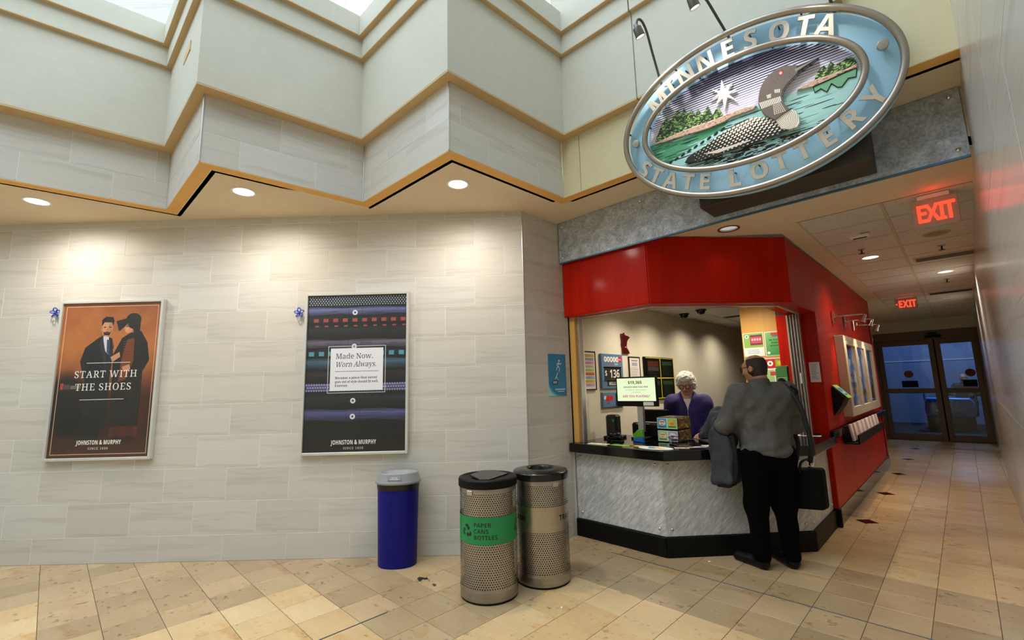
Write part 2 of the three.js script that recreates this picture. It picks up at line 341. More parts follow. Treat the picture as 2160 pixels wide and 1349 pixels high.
// ---------- high shell: roof with the skylight, walls out of frame ----------
{
  const up = struct('wall_upper_left', 'upper stone-tiled wall of the light well below the skylight', [-3.062, 0, -3.292], TURN, 'wall');
  part(up, 'wall_core', cbox(5.2, TOP - 3.5, 0.2, 0.001, -5.6, (TOP + 3.5) / 2, -0.1022), M.grout);
  const rows = []; for (let y = 4.7, k = 0; y < 6.9; y += 0.305, k++) rows.push([y, y + 0.305, k % 2 ? -0.1 : -0.4]);
  bond(up, 'wall_tile', -6.5, -3.05, rows, M.stone, { z: -0.0125 });
  part(up, 'wall_core', cbox(3.0, 1.8, 0.2, 0.001, -1.5, 4.4, -0.112), M.plaster);
  part(up, 'wall_core', cbox(0.95, TOP - 5.3, 0.2, 0.001, -0.475, (TOP + 5.3) / 2, -0.112), M.plaster);
  const win = struct('window_1', 'bright clerestory window high in the light well', [-3.062, 0, -3.292], TURN, 'window');
  for (const x of [-0.98, -1.98, -2.97]) part(win, 'window_frame', cbox(0.06, TOP - 5.3, 0.08, 0.004, x, (TOP + 5.3) / 2, -0.1), M.alu);
  for (const y of [5.33, TOP - 0.03]) part(win, 'window_frame', cbox(2.05, 0.06, 0.08, 0.004, -1.975, y, -0.1), M.alu);
  const glass = phys('#ffffff', 0.02, 0, { transmission: 1, thickness: 0 });
  for (const x of [-1.48, -2.475]) part(win, 'window_pane', cbox(0.93, TOP - 5.42, 0.006, 0.001, x, (TOP + 5.3) / 2, -0.1), glass);
  const back = struct('wall_back_upper', 'pale plaster wall high above the booth', [0, 0, 0], 0, 'wall');
  part(back, 'wall_board', slab([[-3.2, -4.1], [0.6, -4.1], [0.6, -4.25], [-3.2, -4.25]], 3.0, TOP), M.plaster);
  const roof = struct('ceiling_roof', 'white roof with a wide skylight above the hall', [0, 0, 0], 0, 'ceiling');
  part(roof, 'roof_board', slab([[-10, 7], [5, 7], [5, -4.3], [-10, -4.3]], TOP, TOP + 0.2, [[[-8.6, -2.9], [-8.6, 6.2], [-0.1, 6.2], [-0.1, -2.9]]]), M.white);
  for (let x = -7.4; x < -0.6; x += 1.28) part(roof, 'skylight_bar', cbox(0.06, 0.12, 9.1, 0.004, x, TOP + 0.08, 1.65), M.white);
  for (const z of [-1.1, 0.7, 2.5, 4.3]) part(roof, 'skylight_bar', cbox(8.1, 0.1, 0.06, 0.004, -4.55, TOP + 0.08, z), M.white);
  const far = struct('wall_far', 'pale plaster walls closing the hall out of frame', [0, 0, 0], 0, 'wall');
  part(far, 'wall_board', slab([[-10, 6.8], [5, 6.8], [5, 7], [-10, 7]], 0, TOP), M.plaster);
  part(far, 'wall_board', slab([[-10, 7], [-9.8, 7], [-9.8, 1.5], [-10, 1.5]], 0, TOP), M.plaster);
  part(far, 'wall_board', slab([[4.8, 7], [5, 7], [5, -1.3], [4.8, -1.3]], 0, TOP), M.plaster);
  part(far, 'wall_board', slab([[0.4, -1.2], [5, -1.2], [5, -1.4], [0.4, -1.4]], 0, TOP), M.plaster);
  part(far, 'wall_board', slab([[-10, 1.5], [-8.0, 1.5], [-8.0, 1.7], [-10, 1.7]], 0, TOP), M.plaster);
}

// ---------- right wall ----------
{
  const w = struct('wall_right', 'long grey-beige stone wall running down the corridor', [rightX(-1.2), 0, -1.2], -Math.PI / 2 - 0.0135, 'wall');
  // local x runs towards the hall (+z), local z faces the corridor (-x)
  part(w, 'wall_core', cbox(14.2, TOP, 0.25, 0.001, -7.1, TOP / 2, -0.1272), M.grout);
  const rows = []; for (let y = 0, k = 0; y < 3.6; y += 0.61, k++) rows.push([y, y + 0.61, k % 2 ? -0.6 : 0]);
  bond(w, 'wall_panel', -14.2, 0, rows, M.stone.map((m) => { const c = m.clone(); c.roughness = 0.22; return c; }), { step: 1.2, z: -0.0125, gap: 0.003 });
  const rows2 = []; for (let y = 3.66, k = 0; y < TOP - 0.3; y += 0.61, k++) rows2.push([y, y + 0.61, k % 2 ? 0 : -0.6]);
  bond(w, 'wall_panel', -3.4, 0, rows2, M.stone, { step: 1.2, z: -0.0125, gap: 0.003 });
}
// ---------- lamps ----------
function downlight(x, y, z, r, { cd, color = '#fff6ea', angle = 58, pen = 0.7, glowK = 4, label, group, trim = M.white, aim }) {
  const t = thing('recessed_downlight', label, 'ceiling lamp', [x, y, z], 0, group);
  part(t, 'trim_ring', lathe([[r * 0.98, 0.02], [r * 0.98, -0.001], [r * 1.0, -0.006], [r * 1.2, -0.006], [r * 1.22, 0]], 36), trim);
  part(t, 'reflector_can', lathe([[r * 0.98, 0], [r * 0.9, 0.06], [r * 0.7, 0.1], [0.001, 0.1]], 32), M.alu);
  part(t, 'lens', lathe([[0.001, 0.022], [r * 0.6, 0.02], [r * 0.95, 0.012]], 32), glow(color, glowK), 'glowing lens');
  const s = new THREE.SpotLight(color, cd, 0, angle * deg, pen, 2); s.name = 'downlight_beam'; s.position.set(0, -0.012, 0); s.target.position.set(...(aim ?? [0, -2, 0])); s.castShadow = true; s.shadow.radius = r / 0.02 * 0.8; s.shadow.mapSize.set(1024, 1024);
  t.add(s, s.target); return t;
}
for (const [x, z, lab] of [[-5.916, 0.244, 'glowing recessed soffit lamp above the amber shoe poster'], [-4.444, -1.077, 'glowing recessed soffit lamp above the folded shirt poster'], [-3.019, -2.417, 'glowing recessed soffit lamp nearest the wall corner and bins']])
  downlight(x, CEIL, z, 0.085, { cd: 4.6, angle: 89, pen: 1, glowK: 6, label: lab, group: 'lamps in the zigzag soffit' });

// ---------- metal beam across the booth and corridor mouth ----------
{
  const bh = struct('wall_bulkhead', 'cream bulkhead carrying the metal beam', [0, 0, 0], 0, 'wall');
  part(bh, 'bulkhead_board', slab([[-3.2, -3.9], [rightX(-3.9) + 0.1, -3.9], [rightX(-3.9) + 0.1, -4.12], [-3.2, -4.12]], 2.955, 3.6), M.ceil);
  const t = thing('metal_fascia_beam', 'long mottled grey metal fascia beam below the oval sign', 'beam', [-3.05, 2.895, -3.885]);
  const L = rightX(-3.88) + 3.05 - 0.012;
  part(t, 'metal_plate', cbox(L, 0.46, 0.012, 0.002, L / 2, 0.232, 0), M.galv);
  part(t, 'bottom_edge', cbox(L, 0.016, 0.02, 0.002, L / 2, -0.004, -0.002), mat('#4a6f86', 0.4, 0.5), 'blue-grey folded lower edge');
  for (const x of [0.05, 1.02, 2.05, L - 0.05]) for (const y of [0.05, 0.41]) {
    const g = lathe([[0.001, 0.014], [0.01, 0.012], [0.015, 0.004], [0.015, 0]], 16); g.rotateX(Math.PI / 2);
    part(t, 'bolt', g.translate(x, y, 0.006), M.chrome);
  }
  const hub = lathe([[0.001, 0.03], [0.018, 0.028], [0.02, 0.012], [0.055, 0.01], [0.06, 0]], 24); hub.rotateX(Math.PI / 2);
  part(t, 'round_boss', hub.translate(0.14, 0.23, 0.006), M.galv, 'round metal boss near the left end');
}

// ---------- booth ----------
const FA = [[-3.058, -3.93], [-2.03, -3.93], [-1.1, -5.0], [-1.1, -5.99]];
const WT = [[-3.055, -3.925], [-1.995, -3.915], [-1.05, -5.0], [-1.05, -6.0]];
const KP = [[-3.05, -4.02], [-2.075, -4.02], [-1.15, -5.033], [-1.15, -5.975]];
function facePanel(parent, name, a, b, y0, y1, t, material, gap = 0.004, label) {           // upright panel whose front face runs from a to b
  const { turn, len } = edgeFrame(a, b), g = cbox(len - gap, y1 - y0, t, 0.003, len / 2, 0, -t / 2, a[0] * 3.1, a[1]);
  const m = part(parent, name, g, material, label); m.rotation.y = turn; m.position.set(a[0], (y0 + y1) / 2, a[1]); return m;
}
{
  const can = thing('booth_canopy', 'red veneer canopy panels over the booth opening', 'canopy', [0, 0, 0]);
  facePanel(can, 'canopy_panel', FA[0], FA[1], 2.3, 2.945, 0.03, M.red, 0.012);
  facePanel(can, 'canopy_panel', FA[1], FA[2], 2.3, 2.95, 0.03, M.red, 0.006);
  facePanel(can, 'canopy_panel', FA[2], FA[3], 2.3, 2.95, 0.03, M.red, 0.004);
  part(can, 'canopy_underside', slab(strip(FA, -0.004, -0.28), 2.292, 2.302), M.red, 'red veneer underside of the canopy');
  part(can, 'canopy_back', slab(strip(FA, -0.262, -0.28), 2.3, 2.95), M.booth);
  part(can, 'shutter_track', slab(strip(FA, -0.13, -0.16), 2.28, 2.293), M.alu, 'curved metal shutter track');
  // counter
  const c = thing('service_counter', 'booth counter with brushed zinc panels and black kick base', 'counter', [0, 0, 0]);
  for (let i = 0; i < 3; i++) {
    facePanel(c, 'zinc_panel', KP[i], KP[i + 1], 0.172, 0.85, 0.012, M.swirl, 0.003);
    const { turn, len } = edgeFrame(KP[i], KP[i + 1]), k = 0.02, n = [Math.sin(turn), Math.cos(turn)];
    const g = cbox(len + (i < 2 ? 0.012 : 0), 0.17, 0.03, 0.004, len / 2, 0.085, 0.0); const m = part(c, 'kick_plate', g, M.black); m.rotation.y = turn; m.position.set(KP[i][0] + n[0] * k * 0.5, 0, KP[i][1] + n[1] * k * 0.5);
    for (const x of [0.06, len - 0.06]) for (const y of [0.235, 0.8]) {
      const b = lathe([[0.001, 0.012], [0.009, 0.01], [0.013, 0.003], [0.013, 0]], 16); b.rotateX(Math.PI / 2); b.translate(x, y, 0.0);
      const o = part(c, 'bolt', b, M.chrome); o.rotation.y = turn; o.position.set(KP[i][0], 0, KP[i][1]);
    }
  }
  part(c, 'counter_carcass', slab([...offsetLine(KP, -0.014), [-1.5, -5.97], [-1.5, -5.2], [-2.2, -4.42], [-3.05, -4.42]], 0, 0.85), M.dark);
  const w = thing('worktop', 'black worktop wrapping round the front of the booth', 'worktop', [0, 0, 0]);
  part(w, 'worktop_slab', slab([...WT, [-1.62, -6.0], [-1.62, -5.5], [-2.1, -4.95], [-3.055, -4.95]], 0.85, 0.94, [], 0.006), M.blackGloss);
}
// booth room: left wall, ceiling, back walls
{
  const l = struct('wall_booth_left', 'cream wall inside the booth hung with notices', [-3.15, 0, -4.1], Math.PI / 2, 'wall');
  part(l, 'wall_board', cbox(6.2, 2.62, 0.1, 0.001, 3.1, 1.31, -0.05), M.booth);
  const b = struct('wall_booth_back', 'cream back wall deep inside the booth', [0, 0, 0], 0, 'wall');
  part(b, 'wall_board', cbox(2.1, 2.62, 0.1, 0.001, -2.15, 1.31, -10.3), M.booth);
  part(b, 'wall_board', cbox(0.1, 2.62, 3.9, 0.001, -1.3, 1.31, -8.3), M.booth);
  const mp = struct('wall_booth_pillar', 'honey maple veneer pillar inside the booth', [-1.69, 0, -6.1], 0, 'pillar');
  part(mp, 'maple_panel', cbox(0.48, 2.62, 0.16, 0.004, 0, 1.31, -0.08), M.maple);
  const ce = struct('ceiling_booth', 'white acoustic tile ceiling inside the booth', [0, 0, 0], 0, 'ceiling');
  part(ce, 'ceiling_core', slab([[-3.25, -4.2], [-1.2, -4.95], [-1.2, -10.35], [-3.25, -10.35]], 2.64, 2.95), M.ceil);
  for (let i = 0; i < 4; i++) for (let j = 0; j < 9; j++) {
    const x = -2.92 + i * 0.61 - 0.12, z = -4.62 - j * 0.61; if (x > -1.5 || z > -4.3 - (x + 3.1) * 0.9 && x > -2.6) continue;
    const m = part(ce, 'ceiling_tile', tileGeo(0.59, 0.59, 0.012, 0.003, (i + j) % 4), M.acoustic); m.rotation.x = Math.PI / 2; m.position.set(x, 2.612, z);
  }
  part(ce, 'ceiling_grid', slab([[-3.25, -4.15], [-2.4, -4.15], [-1.3, -5.3], [-1.3, -10.3], [-3.25, -10.3]], 2.606, 2.64), M.tbar);
  const jm = struct('trim_4', 'honey wood jamb with metal shutter guide beside the tiled wall', [-3.06, 0.94, -4.06], 0, 'jamb');
  part(jm, 'wood_post', cbox(0.075, 1.36, 0.1, 0.003, 0.04, 0.68, 0), M.maple);
  part(jm, 'shutter_guide', cbox(0.03, 1.36, 0.07, 0.003, 0.095, 0.68, -0.02), M.alu);
  part(jm, 'edge_strip', cbox(0.012, 1.36, 0.012, 0.002, 0.004, 0.68, 0.056), M.black, 'black edge strip');
  const s = thing('folding_shutter', 'folded aluminium shutter slats stacked at the booth corner', 'shutter', [-1.3, 0.941, -5.88]);
  for (let i = 0; i < 9; i++) {
    const g = cbox(0.012, 1.34, 0.055, 0.004, (i - 4) * 0.0145, 0.67, (i % 2) * 0.03); g.rotateY((i % 2 ? 1 : -1) * 0.35 * 0);
    part(s, 'shutter_slat', g, M.alu);
  }
  part(s, 'shutter_latch', cbox(0.022, 0.12, 0.02, 0.003, 0.03, 0.62, 0.07), M.chrome);
  part(s, 'shutter_latch', cbox(0.018, 0.2, 0.018, 0.003, -0.02, 0.4, 0.07), M.dark);
}
// ---------- corridor ----------
{
  const w = struct('wall_corridor_left', 'glossy red veneer wall along the corridor', [0, 0, 0], 0, 'wall');
  part(w, 'wall_core', slab([[-1.5, -5.995], [-1.122, -5.995], [-1.122, -10.55], [-1.4, -10.55], [-1.4, -6.2], [-1.5, -6.2]], 0, 2.96), M.dark);
  facePanel(w, 'wall_panel', [-1.5, -5.985], [-1.1, -5.985], 0.95, 2.3, 0.02, M.red, 0.001);
  facePanel(w, 'wall_panel', [-1.18, -5.984], [-1.1, -5.984], 0.18, 0.95, 0.02, M.red, 0.001);
  for (let i = 0; i < 4; i++) {
    const z0 = -5.987 - i * 1.14, z1 = z0 - 1.14;
    facePanel(w, 'wall_panel', [-1.1, z0], [-1.1, z1], 0.985, 2.955, 0.02, M.red, 0.004);
    facePanel(w, 'wall_panel', [-1.1, z0], [-1.1, z1], 0.182, 0.895, 0.02, M.red, 0.004);
  }
  part(w, 'chair_rail', cbox(0.06, 0.085, 4.56, 0.008, -1.09, 0.94, -8.27), M.blackGloss);
  const b = struct('baseboard_corridor', 'polished black baseboard below the red wall', [0, 0, 0], 0, 'baseboard');
  part(b, 'base_plate', cbox(0.03, 0.18, 4.6, 0.004, -1.113, 0.09, -8.27), mat('#161412', 0.1));
  part(b, 'base_plate', cbox(0.16, 0.18, 0.05, 0.004, -1.165, 0.09, -5.99), M.black);
  const e = struct('wall_corridor_end', 'dark recess walls beside the sliding doors', [0, 0, 0], 0, 'wall');
  part(e, 'wall_board', slab([[-1.75, -10.55], [-1.4, -10.55], [-1.4, -10.65], [-1.75, -10.65]], 0, 2.96), M.booth);
  part(e, 'wall_board', slab([[-1.75, -10.55], [-1.6, -10.55], [-1.6, -15.3], [-1.75, -15.3]], 0, 2.96), M.booth);
  part(e, 'wall_board', slab([[-1.75, -15.2], [rightX(-15), -15.2], [rightX(-15), -15.35], [-1.75, -15.35]], 2.66, 3.1), M.booth);
  const c = struct('ceiling_corridor', 'corridor ceiling with plaster border and lay-in acoustic tiles', [0, 0, 0], 0, 'ceiling');
  part(c, 'plaster_border', slab([[-3.1, -3.9], [0.45, -3.9], [0.45, -4.66], [-0.91, -4.66], [-0.91, -15.3], [-1.8, -15.3], [-1.8, -10.5], [-1.09, -10.5], [-1.09, -4.9], [-2.2, -3.92]], HALL, HALL + 0.06, [Array.from({ length: 24 }, (_, i) => [-1.394 + 0.085 * Math.cos(i / 12 * Math.PI), -4.341 + 0.085 * Math.sin(i / 12 * Math.PI)]).reverse()]), M.ceil);
  part(c, 'ceiling_core', slab([[-3.1, -3.95], [0.5, -3.95], [0.5, -15.4], [-3.1, -15.4]], HALL + 0.2, HALL + 0.26), M.ceil);
  const zs = [-4.66, -5.17]; while (zs.at(-1) > -15) zs.push(zs.at(-1) - 0.62);
  const can = [[-0.613, -6.726], [-0.001, -8.501], [-0.003, -11.366]];
  for (const [x0, x1] of [[-0.91, -0.32], [-0.3, 0.33]]) for (let j = 0; j + 1 < zs.length; j++) {
    const zc = (zs[j] + zs[j + 1]) / 2, xc = (x0 + x1) / 2, lamp = can.find(([x, z]) => x > x0 && x < x1 && z < zs[j] && z > zs[j + 1]), dz = zs[j] - zs[j + 1] - 0.022;
    let g;
    if (lamp) { g = slab([[x0, zs[j] - 0.011], [x1, zs[j] - 0.011], [x1, zs[j + 1] + 0.011], [x0, zs[j + 1] + 0.011]], 0, 0.012, [Array.from({ length: 24 }, (_, i) => [lamp[0] + 0.085 * Math.cos(i / 12 * Math.PI), lamp[1] + 0.085 * Math.sin(i / 12 * Math.PI)]).reverse()]); part(c, 'ceiling_tile', g, M.acoustic).position.set(0, HALL + 0.004, 0); continue; }
    const m = part(c, 'ceiling_tile', tileGeo(x1 - x0, dz, 0.012, 0.003, j % 4), M.acoustic); m.rotation.x = Math.PI / 2; m.position.set(xc, HALL + 0.016, zc);
  }
  part(c, 'grid_bar', cbox(0.024, 0.02, 10.6, 0.002, -0.31, HALL + 0.01, -9.95), M.tbar);
  part(c, 'grid_bar', cbox(0.02, 0.02, 10.6, 0.002, -0.905, HALL + 0.012, -9.95), M.tbar);
  for (const z of zs) part(c, 'grid_bar', cbox(1.28, 0.02, 0.024, 0.002, -0.28, HALL + 0.01, z), M.tbar);
  downlight(-1.394, HALL, -4.341, 0.08, { cd: 0.12, glowK: 0.35, trim: mat('#7a5f48', 0.4, 0.5), label: 'dim recessed lamp with bronze trim in front of red canopy' });
  downlight(-0.613, HALL + 0.004, -6.726, 0.08, { cd: 2.6, angle: 66, label: 'bright recessed lamp in the acoustic tiles nearest the smoke detector' });
  downlight(-0.001, HALL + 0.004, -8.501, 0.08, { cd: 4.4, angle: 76, label: 'bright recessed lamp beyond the linear air vent by the side wall' });
  downlight(-0.003, HALL + 0.004, -11.366, 0.08, { cd: 4, angle: 76, label: 'small far recessed lamp deepest in the corridor ceiling' });
}
// booth lamps
for (const [z, lab] of [[-5.1, 'recessed booth ceiling lamp above the blue jackpot sign'], [-5.95, 'recessed booth ceiling lamp above the black display board'], [-7.074, 'recessed booth ceiling lamp beside the dome cameras'], [-8.3, 'recessed booth ceiling lamp deepest behind the maple pillar']]) downlight(-2.62, 2.606, z, 0.07, { cd: 4.0, color: '#fff2de', angle: 74, pen: 0.8, label: lab, group: 'lamps in the booth ceiling' });
downlight(-1.82, 2.606, -5.55, 0.07, { cd: 5.8, color: '#fff2de', angle: 78, pen: 1, label: 'recessed lamp in the booth ceiling above the counter clerk' });
// ---------- sliding doors and the space behind them ----------
{
  const bronze = mat('#6e5b49', 0.45, 0.3), pane = phys('#b9c4c8', 0.03, 0, { transmission: 1, thickness: 0 });
  const fr = struct('trim_5', 'bronze door header and frame of the sliding doors', [0, 0, -15.25], 0, 'door frame');
  part(fr, 'header', cbox(1.98, 0.21, 0.14, 0.006, -0.59, 2.575, 0), bronze);
  part(fr, 'jamb', cbox(0.1, 2.5, 0.14, 0.006, -1.57, 1.25, 0), bronze);
  part(fr, 'jamb', cbox(0.08, 2.5, 0.14, 0.006, 0.37, 1.25, 0), bronze);
  part(fr, 'motion_sensor', [cbox(0.3, 0.06, 0.06, 0.01, -0.42, 2.53, 0.1), cbox(0.18, 0.035, 0.05, 0.008, -0.42, 2.6, 0.09)], M.black);
  part(fr, 'meeting_seal', cbox(0.03, 2.46, 0.06, 0.004, -0.42, 1.235, 0), M.black, 'black rubber seal');
  part(fr, 'threshold', cbox(1.98, 0.012, 0.16, 0.003, -0.59, 0.006, 0), bronze);
  const leaf = (name, x0, x1, label, dx, ex, ew) => {
    const d = struct(name, label, [(x0 + x1) / 2, 0, -15.25], 0, 'door'), w = x1 - x0, s = 0.1;
    part(d, 'stile', cbox(s, 2.46, 0.05, 0.004, -w / 2 + s / 2, 1.24, 0), bronze); part(d, 'stile', cbox(s, 2.46, 0.05, 0.004, w / 2 - s / 2, 1.24, 0), bronze);
    for (const [y, h] of [[2.405, 0.13], [1.21, 0.11], [0.085, 0.15]]) part(d, 'rail', cbox(w - 2 * s, h, 0.05, 0.004, 0, y, 0), bronze);
    part(d, 'pane', cbox(w - 2 * s, 1.075, 0.008, 0.001, 0, 1.8025, 0), pane); part(d, 'pane', cbox(w - 2 * s, 0.995, 0.008, 0.001, 0, 0.6575, 0), pane);
    const disc = lathe([[0.001, 0.003], [0.09, 0.003], [0.09, 0]], 28); disc.rotateX(Math.PI / 2);
    part(d, 'round_sticker', disc.translate(dx, 1.62, 0.006), mat('#7a3a22', 0.6), 'round red-brown sticker on the glass');
    part(d, 'black_sticker', cbox(ew, 0.16, 0.003, 0.001, ex, 1.375, 0.007), M.black, 'black oblong sticker on the glass');
  };
  leaf('door_1', -1.52, -0.43, 'left sliding glass door leaf with bronze frame', 0, 0, 0.31);
  leaf('door_2', -0.41, 0.33, 'right sliding glass door leaf beside the side wall', 0.17, 0.14, 0.24);
  const y = struct('wall_yard', 'blue-grey service bay behind the glass doors', [0, 0, 0], 0, 'wall');
  part(y, 'bay_wall', slab([[-6, -21], [4, -21], [4, -21.2], [-6, -21.2]], 0, 4), mat('#7b8db0', 0.8));
  part(y, 'bay_wall', slab([[-6, -15.4], [-5.8, -15.4], [-5.8, -21], [-6, -21]], 0, 4), mat('#7b8db0', 0.8));
  part(y, 'bay_wall', slab([[3.8, -15.4], [4, -15.4], [4, -21], [3.8, -21]], 0, 4), mat('#7b8db0', 0.8));
  part(y, 'bay_wall', slab([[-6, -15.36], [-1.62, -15.36], [-1.62, -15.45], [-6, -15.45]], 0, 4), M.dark);
  part(y, 'bay_wall', slab([[0.4, -15.36], [4, -15.36], [4, -15.45], [0.4, -15.45]], 0, 4), M.dark);
  part(y, 'bay_wall', slab([[-1.8, -15.36], [0.5, -15.36], [0.5, -15.45], [-1.8, -15.45]], 2.62, 4), M.dark);
  part(y, 'bay_pillar', cbox(0.5, 4, 0.5, 0.01, -2.5, 2, -19.5), M.dark);
  part(y, 'bay_roof', slab([[-6, -15.36], [4, -15.36], [4, -21.2], [-6, -21.2]], 4, 4.15), M.dark);
  part(y, 'bay_floor', slab([[-6, -15.34], [4, -15.34], [4, -21.2], [-6, -21.2]], -0.2, -0.01), mat('#2c2f30', 0.7));
  for (const h of [1.05, 2.1]) part(y, 'wall_rail', cbox(9.6, 0.05, 0.03, 0.004, -1, h, -20.98), mat('#b9c2cf', 0.6), 'pale rail on the bay wall');
  const tl = thing('tube_lamp', 'white strip lamp on the ceiling of the service bay', 'lamp', [-0.2, 3.94, -18.2]);
  part(tl, 'housing', cbox(2.4, 0.06, 0.14, 0.01, 0, 0.03, 0), M.white); part(tl, 'tube', rod([-1.15, -0.02, 0], [1.15, -0.02, 0], 0.02), glow('#dfeaff', 6));
  const L = new THREE.PointLight('#b4ccff', 32, 0, 2); L.name = 'strip_light'; L.position.set(0, -0.3, 0); L.castShadow = true; L.shadow.radius = 8; tl.add(L);
}
// ---------- the oval sign ----------
const fontBold = await new FontLoader().loadAsync('fonts/droid/droid_sans_bold.typeface.json');
function glyph(ch, size, depth, bevel = 0.002) {
  const g = new TextGeometry(ch, { font: fontBold, size, depth, curveSegments: 5, bevelEnabled: bevel > 0, bevelSize: bevel * 0.6, bevelThickness: bevel, bevelSegments: 1 });
  g.computeBoundingBox(); const b = g.boundingBox; g.translate(-(b.max.x + b.min.x) / 2, -size / 2, 0); return clean(g);
}
{
  const sx = 1.46, sy = 0.76;                                         // the art covers x -0.73..0.73, y -0.38..0.38 on the sign
  const neck = [[0.462, 0.155], [0.392, 0.129], [0.348, 0.113], [0.321, 0.095], [0.296, 0.08], [0.27, 0.061], [0.249, 0.038], [0.237, 0.002], [0.241, -0.035], [0.254, -0.071], [0.273, -0.095], [0.232, -0.107], [0.179, -0.133], [0.142, -0.098], [0.115, -0.062], [0.104, -0.026], [0.098, 0.01], [0.103, 0.047], [0.117, 0.093], [0.136, 0.126], [0.163, 0.156], [0.198, 0.176], [0.235, 0.185], [0.279, 0.183], [0.321, 0.171], [0.36, 0.152]];
  const breast = [[0.179, -0.13], [0.223, -0.106], [0.269, -0.096], [0.297, -0.111], [0.314, -0.149], [0.313, -0.199], [0.295, -0.22], [0.254, -0.222], [0.206, -0.2]];
  const body = [[0.16, -0.102], [0.072, -0.066], [0.015, -0.057], [-0.045, -0.062], [-0.108, -0.081], [-0.162, -0.096], [-0.206, -0.114], [-0.263, -0.136], [-0.31, -0.154], [-0.367, -0.165], [-0.41, -0.182], [-0.439, -0.214], [-0.4, -0.231], [-0.335, -0.241], [-0.269, -0.24], [-0.192, -0.23], [-0.11, -0.233], [-0.01, -0.231], [0.087, -0.227], [0.162, -0.223], [0.226, -0.219], [0.299, -0.216], [0.26, -0.15], [0.206, -0.12]];
  const star = [[-0.105, 0.271], [-0.096, 0.205], [-0.043, 0.224], [-0.073, 0.173], [-0.022, 0.162], [-0.072, 0.149], [-0.03, 0.091], [-0.085, 0.133], [-0.118, 0.046], [-0.118, 0.138], [-0.173, 0.106], [-0.138, 0.163], [-0.195, 0.168], [-0.138, 0.183], [-0.177, 0.23], [-0.126, 0.198]];
  const treesL = [[-0.636, 0.023], [-0.6, 0.075], [-0.564, 0.127], [-0.52, 0.163], [-0.501, 0.132], [-0.458, 0.157], [-0.436, 0.188], [-0.408, 0.143], [-0.388, 0.183], [-0.371, 0.128], [-0.334, 0.148], [-0.314, 0.1], [-0.291, 0.142], [-0.271, 0.083], [-0.222, 0.134], [-0.202, 0.057], [-0.176, 0.085], [-0.153, 0.087], [-0.131, 0.024], [-0.241, 0.012], [-0.417, 0.015], [-0.634, 0.006]];
  const shoreL = [[-0.634, 0.008], [-0.417, 0.022], [-0.177, 0.022], [-0.073, 0.03], [0.006, 0.028], [0.082, 0.012], [0.061, -0.006], [0.002, -0.007], [-0.076, -0.005], [-0.141, -0.02], [-0.247, -0.026], [-0.401, -0.018], [-0.54, -0.012], [-0.641, -0.006]];
  const shoreR = [[0.322, 0.015], [0.354, 0.03], [0.422, 0.04], [0.51, 0.036], [0.596, 0.036], [0.644, 0.047], [0.638, 0.022], [0.58, 0.02], [0.5, 0.01], [0.409, 0.002]];
  const treesR = [[0.422, 0.042], [0.432, 0.069], [0.455, 0.095], [0.479, 0.108], [0.491, 0.084], [0.516, 0.117], [0.533, 0.089], [0.548, 0.087], [0.572, 0.09], [0.592, 0.099], [0.615, 0.098], [0.632, 0.081], [0.642, 0.045], [0.596, 0.034], [0.51, 0.034]];
  const reflR = [[0.409, 0.001], [0.499, 0.009], [0.579, 0.019], [0.638, 0.02], [0.628, -0.029], [0.59, -0.021], [0.554, -0.058], [0.532, -0.053], [0.504, -0.017], [0.475, -0.058], [0.447, -0.026], [0.413, -0.036]];
  const art = canvasTex(2048, 1066, (c, W, H) => {
    const X = (x) => (x / sx + 0.5) * W, Y = (y) => (0.5 - y / sy) * H, path = (p) => { c.beginPath(); p.forEach(([x, y], i) => (i ? c.lineTo(X(x), Y(y)) : c.moveTo(X(x), Y(y)))); c.closePath(); };
    const S = 712; let r = 7; const rn = () => (r = (r * 16807) % 2147483647) / 2147483647;
    c.fillStyle = '#dcdaee'; c.fillRect(0, 0, W, H);
    for (let k = 0; k < 22; k++) { const y = 0.365 - k * 0.0162, w = Math.max(0.0012, 0.0158 - k * 0.0008); c.fillStyle = k < 14 ? '#20234f' : '#343a78'; c.fillRect(0, Y(y), W, w * H / sy); }
    c.fillStyle = '#e9e6f2'; for (let k = 0; k < 10; k++) c.fillRect(X(-0.12 + k * 0.02), Y(0.26 + k * 0.002) , 60, 3);
    c.fillStyle = '#a6d6d8'; c.fillRect(0, Y(0.014), W, H);
    c.fillStyle = '#4b9a74'; c.beginPath(); c.moveTo(0, Y(0.0)); c.lineTo(X(-0.1), Y(-0.015)); c.lineTo(X(-0.15), Y(-0.06)); c.lineTo(X(-0.3), Y(-0.09)); c.lineTo(X(-0.45), Y(-0.14)); c.lineTo(X(-0.6), Y(-0.2)); c.lineTo(0, Y(-0.28)); c.fill();
    for (let k = 0; k < 300; k++) { const y = -0.012 - rn() * 0.35, x = -0.72 + rn() * 1.44, l = 0.03 + rn() * 0.12 + (-y) * 0.15; c.fillStyle = ['#123033', '#16393c', '#0d1a1c', '#a7dad8', '#8fcfc9'][Math.floor(rn() * 5)]; c.beginPath(); c.ellipse(X(x), Y(y), l * S, 1.6 + rn() * 3.4, 0, 0, 7); c.fill(); }
    c.fillStyle = '#0e1615'; for (let k = 0; k < 150; k++) { const x = -0.3 + rn() * 0.62, y = -0.235 - rn() * 0.09; c.beginPath(); c.ellipse(X(x), Y(y), 10 + rn() * 46, 2 + rn() * 6, 0, 0, 7); c.fill(); }
    c.fillStyle = '#dfe9e4'; for (let k = 0; k < 70; k++) { const x = -0.25 + rn() * 0.6, y = -0.245 - rn() * 0.08; c.beginPath(); c.ellipse(X(x), Y(y), 5 + rn() * 22, 1.5 + rn() * 3, 0, 0, 7); c.fill(); }
